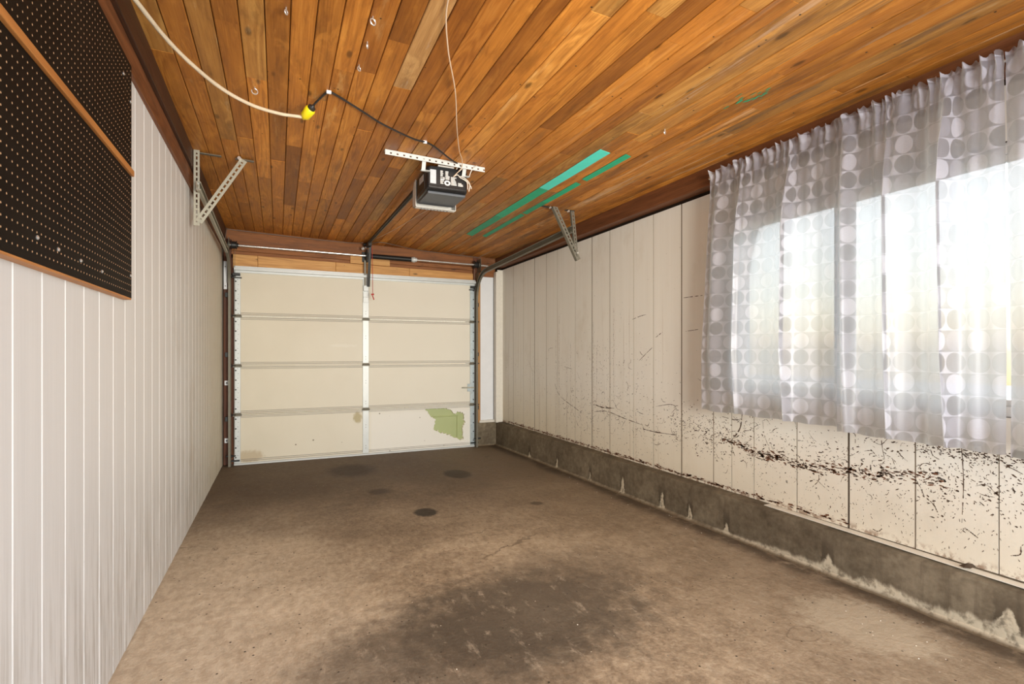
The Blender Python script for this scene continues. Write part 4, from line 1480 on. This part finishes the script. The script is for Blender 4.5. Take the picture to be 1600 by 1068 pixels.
tape('tape_strip', TEAL, 1.852, 1.943, 2.765, 3.600, 'bright turquoise tape strip, palest and widest on the ceiling boards', .01)
tape('tape_strip', TAPE, 1.852, 1.943, 3.604, 4.50, 'green tape strip continuing straight from the turquoise strip', .02)
tape('tape_strip', TAPE_D, 1.853, 1.942, 4.503, 5.35, 'dull green tape strip ending nearest the door in the wide row', .03)
tape('tape_strip', TAPE, 2.038, 2.094, 2.750, 3.28, 'short green tape strip beside the turquoise strip, nearest the camera', .01)
tape('tape_strip', TAPE, 2.036, 2.094, 3.36, 3.90, 'green tape strip second from the camera in the narrow row', .01)
tape('tape_strip', TAPE_D, 2.034, 2.092, 3.905, 4.30, 'worn green tape strip third from the camera in the narrow row', .01)
tape('tape_strip', TAPE_D, 2.034, 2.092, 4.33, 5.33, 'long worn green tape strip ending nearest the door in the narrow row', .02)
m = MB()
rr = random.Random(2)
for _ in range(16):
    x, y = 2.155 + rr.gauss(0, .020), 1.90 + rr.gauss(0, .07)
    L, W = rr.uniform(.008, .03), rr.uniform(.002, .005)
    m.add([(x + a * W, y + b * L, ceil_z(x + a * W) - .0026) for a, b in ((-1, -.8), (.6, -1), (1, .7), (-.5, 1))], [(0, 1, 2, 3)])
tag(m.build('green_smudge', TAPE_D, ceiling), kind='stuff')

# ------------------------------------------------------------------ pegboard on the left wall
peg = tag(empty('pegboard', (-.54, 1.5, 1.40)), 'black pegboard with rows of holes on the white left wall', 'pegboard')
PX, PY0, PY1, PZ0, PZ1 = -.527, 0.62, 2.478, 1.412, 2.325
s = 0.0254
ny_, nz_ = int((PY1 - PY0) / s), int((PZ1 - PZ0) / s)
fb, hb_ = MB(), MB()
oy, oz = (PY1 - PY0 - ny_ * s) / 2, (PZ1 - PZ0 - nz_ * s) / 2
r = .0029
oct_ = [(r * math.cos(PI / 4 * k + PI / 8), r * math.sin(PI / 4 * k + PI / 8)) for k in range(8)]
for i in range(ny_):
    for j in range(nz_):
        cy, cz = PY0 + oy + (i + .5) * s, PZ0 + oz + (j + .5) * s
        h = s / 2
        sq = [(h, h), (-h, h), (-h, -h), (h, -h)]
        vs = [(PX, cy + a, cz + b) for a, b in sq] + [(PX, cy + a, cz + b) for a, b in oct_]
        # corner 0 (+,+) owns octagon points 0,1 ; 1 owns 2,3 ; 2 owns 4,5 ; 3 owns 6,7
        fs = []
        for c_ in range(4):
            o0, o1 = 4 + 2 * c_, 4 + 2 * c_ + 1
            nxt = (c_ + 1) % 4
            fs.append((c_, o1, o0))
            fs.append((c_, nxt, 4 + (2 * nxt), o1))
        fb.add(vs, [tuple(f) for f in fs])
        vs = [(PX - d_, cy + a, cz + b) for d_ in (0, .0045) for a, b in oct_]
        hb_.add(vs, [(8 + k, 8 + (k + 1) % 8, (k + 1) % 8, k) for k in range(8)] + [tuple(range(8, 16))])
for a0, a1, b0, b1 in ((PY0, PY0 + oy, PZ0, PZ1), (PY1 - oy, PY1, PZ0, PZ1), (PY0, PY1, PZ0, PZ0 + oz), (PY0, PY1, PZ1 - oz, PZ1)):
    fb.add([(PX, a0, b0), (PX, a1, b0), (PX, a1, b1), (PX, a0, b1)], [(0, 1, 2, 3)])
fb.add([(PX, PY1, PZ0), (PX, PY1, PZ1), (PX - .006, PY1, PZ1), (PX - .006, PY1, PZ0)], [(0, 1, 2, 3)])
fb.build('perforated_panel', PEGB, peg)
tag(hb_.build('peg_holes', PEGH, peg), kind='stuff')
MB().box(XL + .0005, PX - .0062, PY0, PY1 - .006, PZ0 + .012, PZ1).build('backing', PEGB, peg)
MB().box(XL + .0005, PX + .002, PY0, PY1 - .012, PZ0 - .007, PZ0).build('bottom_edge', W_BATTEN, peg, bevel=0.001)['label'] = 'tan bare bottom edge strip'
MB().box(PX, PX + .012, PY0, PY1 - .012, 1.888, 1.911).build('batten', W_BATTEN, peg, bevel=0.002)['label'] = 'orange wooden batten screwed across the board'
sc_ = MB()
for yy, zz in ((1.60, 1.475), (1.73, 1.470), (1.90, 1.468), (2.10, 1.465), (2.46, 1.50), (2.46, 1.92), (2.462, 2.18), (2.36, 2.24)):
    sc_.lathe((PX, yy, zz), (1, 0, 0), [(0, .006), (.002, .006), (.004, .003)], 8)
tag(sc_.build('screw_heads', BRIGHT, peg), kind='stuff')

# ------------------------------------------------------------------ curtains
rod = tag(empty('curtain_rod', (2.655, 1.2, 2.355)), 'thin curtain rod hidden in the gathered curtain tops', 'curtain rod')
MB().cyl((2.638, 0.0, 2.357), (2.638, 2.63, 2.363), .007, 10).build('rod', BRIGHT, rod)
for yy in (2.625, 1.30):
    MB().bar((2.632, yy, 2.372), (2.661, yy, 2.372), .012, .004, (0, 0, 1)).build('rod_bracket', BRIGHT, rod)


def curtain(y0t, y1t, y0b, y1b, ztop, zbot, folds, seed, label, xoff=0.0, full=1.15, flip=0.0):
    """y0t..y1t at the rod, y0b..y1b at the hem; folds: (pos 0..1, depth, width)."""
    rr = random.Random(seed)
    NU, NZ = 170, 64
    ph = [(rr.uniform(0, 2 * PI), rr.uniform(.7, 1.3)) for _ in range(6)]
    H = ztop - zbot
    grid, uvs = [], []
    for j in range(NZ + 1):
        t = (j / NZ) ** 1.25          # denser rows near the heading
        h = t * H
        acc = 0.0
        prev = None
        row, urow = [], []
        for i in range(NU + 1):
            s_ = i / NU
            yt = y0t + (y1t - y0t) * s_
            yb = y0b + (y1b - y0b) * s_
            k = min(1, t * 1.3)
            y = yt + (yb - yt) * k
            # gathers at the rod die out into broad folds
            gath = math.exp(-h / 0.075)
            w1 = s_ + .02 * math.sin(2 * PI * s_ * 3.1 + ph[5][0])
            g = 0.013 * math.sin(2 * PI * (w1 * 14 * ph[0][1]) + ph[0][0]) + 0.008 * math.sin(2 * PI * (w1 * 23) + ph[1][0] + 9 * h) + .007 * math.sin(2 * PI * s_ * 8 + ph[4][0] - 14 * h)
            fall = 0.012 * math.sin(2 * PI * s_ * 5.2 * ph[2][1] + ph[2][0] + .5 * t) + 0.007 * math.sin(2 * PI * s_ * 9.1 * ph[3][1] + ph[3][0] - .8 * t)
            for c_, dep, wid in folds:
                q = (s_ - c_ - 0.02 * t) / wid
                fall += 1.5 * dep * math.exp(-q * q) * (0.35 + 0.65 * min(1, h / .5))
            mid = min(1, max(0, (h - .02) / .30))
            x = 2.612 + xoff - g * gath * 1.3 + fall * (0.30 + 0.70 * mid) * (1 - .55 * max(0, (t - .75) / .25) * .6)
            if h < .030:                                # ruffle standing above the rod
                x -= 0.006 * (1 - h / .030) * math.sin(2 * PI * s_ * 26 + ph[5][0])
            pinch = math.exp(-((h - .048) / .018) ** 2)
            x += .006 * pinch
            z = ztop - h + 0.008 * gath * math.sin(2 * PI * s_ * 24 + ph[1][0]) + .0045 * math.sin(2 * PI * s_ * 3 + ph[4][0]) * t
            x = min(x, 2.626 if z > 2.30 else 2.732)
            if prev is not None:
                acc += math.hypot(y - prev[0], x - prev[1])
            prev = (y, x)
            row.append((x, y, z))
            urow.append(acc)
        sc = full * abs(y1t - y0t) / max(acc, 1e-6)
        ofs = flip
        grid.append(row)
        uvs.append([(ofs + a * max(1.0, sc), 0.0) for a in urow])
    m = MB()
    m.add([p for r_ in grid for p in r_], [(j * (NU + 1) + i, j * (NU + 1) + i + 1, (j + 1) * (NU + 1) + i + 1, (j + 1) * (NU + 1) + i) for j in range(NZ) for i in range(NU)])
    e = tag(empty('curtain', (2.61, (y0t + y1t) / 2, ztop)), label, 'curtain', 'curtains over the right-hand window')
    o = m.build('cloth', CLOTH, e, smooth=True)
    me = o.data
    uvl = me.uv_layers.new(name='UVMap')
    W = NU + 1
    ref = uvs[int(NZ * .75)]
    for p in me.polygons:
        for li in p.loop_indices:
            vi = me.loops[li].vertex_index
            j, i = divmod(vi, W)
            z = grid[j][i][2]
            uvl.data[li].uv = (ref[i][0], z - zbot + .045)
    # stitched hem: a doubled band round the foot
    hm = MB()
    rows = [j for j in range(NZ + 1) if grid[j][0][2] < zbot + .030]
    rows = rows[-max(2, len(rows)):]
    hv = [(x - .0015, y, z) for j in rows for x, y, z in grid[j]]
    hm.add(hv, [(a * W + i, a * W + i + 1, (a + 1) * W + i + 1, (a + 1) * W + i) for a in range(len(rows) - 1) for i in range(NU)])
    ho = hm.build('hem', CLOTH, e, smooth=True)
    ul = ho.data.uv_layers.new(name='UVMap')
    for p in ho.data.polygons:
        for li in p.loop_indices:
            vi = ho.data.loops[li].vertex_index
            a, i = divmod(vi, W)
            ul.data[li].uv = (ref[i][0], grid[rows[a]][i][2] - zbot + .045)
    return e


curtain(2.585, 1.730, 2.665, 1.732, 2.395, 0.815, [(.10, -.030, .04), (.22, .022, .05), (.36, -.020, .06), (.52, .020, .05), (.66, -.026, .05), (.82, .022, .06), (.685, -.045, .016), (.30, -.035, .016)], 3,
        'grey dotted curtain hanging at the left end of the window', .004, 1.30)
curtain(1.724, 1.068, 1.727, 1.060, 2.392, 0.797, [(.05, -.022, .03), (.20, .024, .05), (.38, -.020, .05), (.52, .024, .04), (.70, -.022, .06), (.86, .020, .04), (.72, -.045, .018), (.36, -.035, .018)], 7,
        'wide dotted curtain in the middle of the window', -.012, 1.12, .045)
curtain(1.063, 0.28, 1.048, 0.22, 2.390, 0.795, [(.06, -.022, .05), (.25, .022, .05), (.5, -.022, .06), (.75, .022, .06)], 12,
        'dotted curtain cut off by the right edge of the picture', -.004, 1.2)

# ------------------------------------------------------------------ small fixings on the left stud
for z, lab in ((.867, 'upper small white cable clip on the dark stud left of the door'), (.239, 'lower small white cable clip on the dark stud left of the door')):
    e = tag(empty('cable_clip', (-.515, 6.44, z)), lab, 'clip', 'white clips beside the door')
    c = MB()
    c.box(-.534, -.490, 6.424, 6.440, z - .026, z + .026)
    c.build('clip_body', WHITE, e, bevel=0.004)
    MB().cyl((-.512, 6.425, z), (-.512, 6.420, z), .009, 10).build('screw', DARKMETAL, e)
e = tag(empty('white_block', (-.505, 6.43, 2.05)), 'white painted block at the top of the dark stud left of the door', 'block')
MB().box(-.540, -.508, 6.405, 6.440, 1.885, 2.190).build('block', WHITE, e, bevel=0.003)
MB().cyl((-.524, 6.406, 1.92), (-.524, 6.401, 1.92), .006, 8).build('screw', STEEL_D, e)
MB().cyl((-.524, 6.406, 2.13), (-.524, 6.401, 2.13), .006, 8).build('screw', STEEL_D, e)

# ------------------------------------------------------------------ litter
m = MB()
pts = [(-.028, -.008, .002), (-.010, .010, .012), (.012, .014, .020), (.028, .004, .016), (.016, -.012, .004), (-.006, -.016, .001), (.002, -.001, .022)]
m.add([(2.700 + b, 1.228 - a, .2745 + c_) for a, b, c_ in pts], [(0, 1, 6), (1, 2, 6), (2, 3, 6), (3, 4, 6), (4, 5, 6), (5, 0, 6), (5, 4, 3, 2, 1, 0)])
tag(m.build('dry_leaf', LEAF), 'dark curled dry leaf lying on the white kerb strip', 'leaf')
m = MB()
rr = random.Random(9)
for _ in range(46):
    x, y = rr.choice([(rr.uniform(2.2, 2.62), rr.uniform(1.0, 1.6)), (rr.uniform(-.3, 2.4), rr.uniform(1.4, 3.4)), (rr.uniform(1.3, 2.3), rr.uniform(6.28, 6.39)), (rr.uniform(2.4, 2.62), rr.uniform(2.6, 4.4))])
    r_ = rr.uniform(.0012, .0038)
    z = floor_z(y)
    m.add([(x + r_ * math.cos(a_) * rr.uniform(.6, 1.3), y + r_ * math.sin(a_) * rr.uniform(.6, 1.3), z) for a_ in [k * PI / 3 for k in range(6)]] + [(x, y, z + r_ * .8)],
          [(k, (k + 1) % 6, 6) for k in range(6)])
tag(m.build('floor_grit', SILL), 'scattered pale paint flakes and grit on the concrete floor', 'debris', kind='stuff')
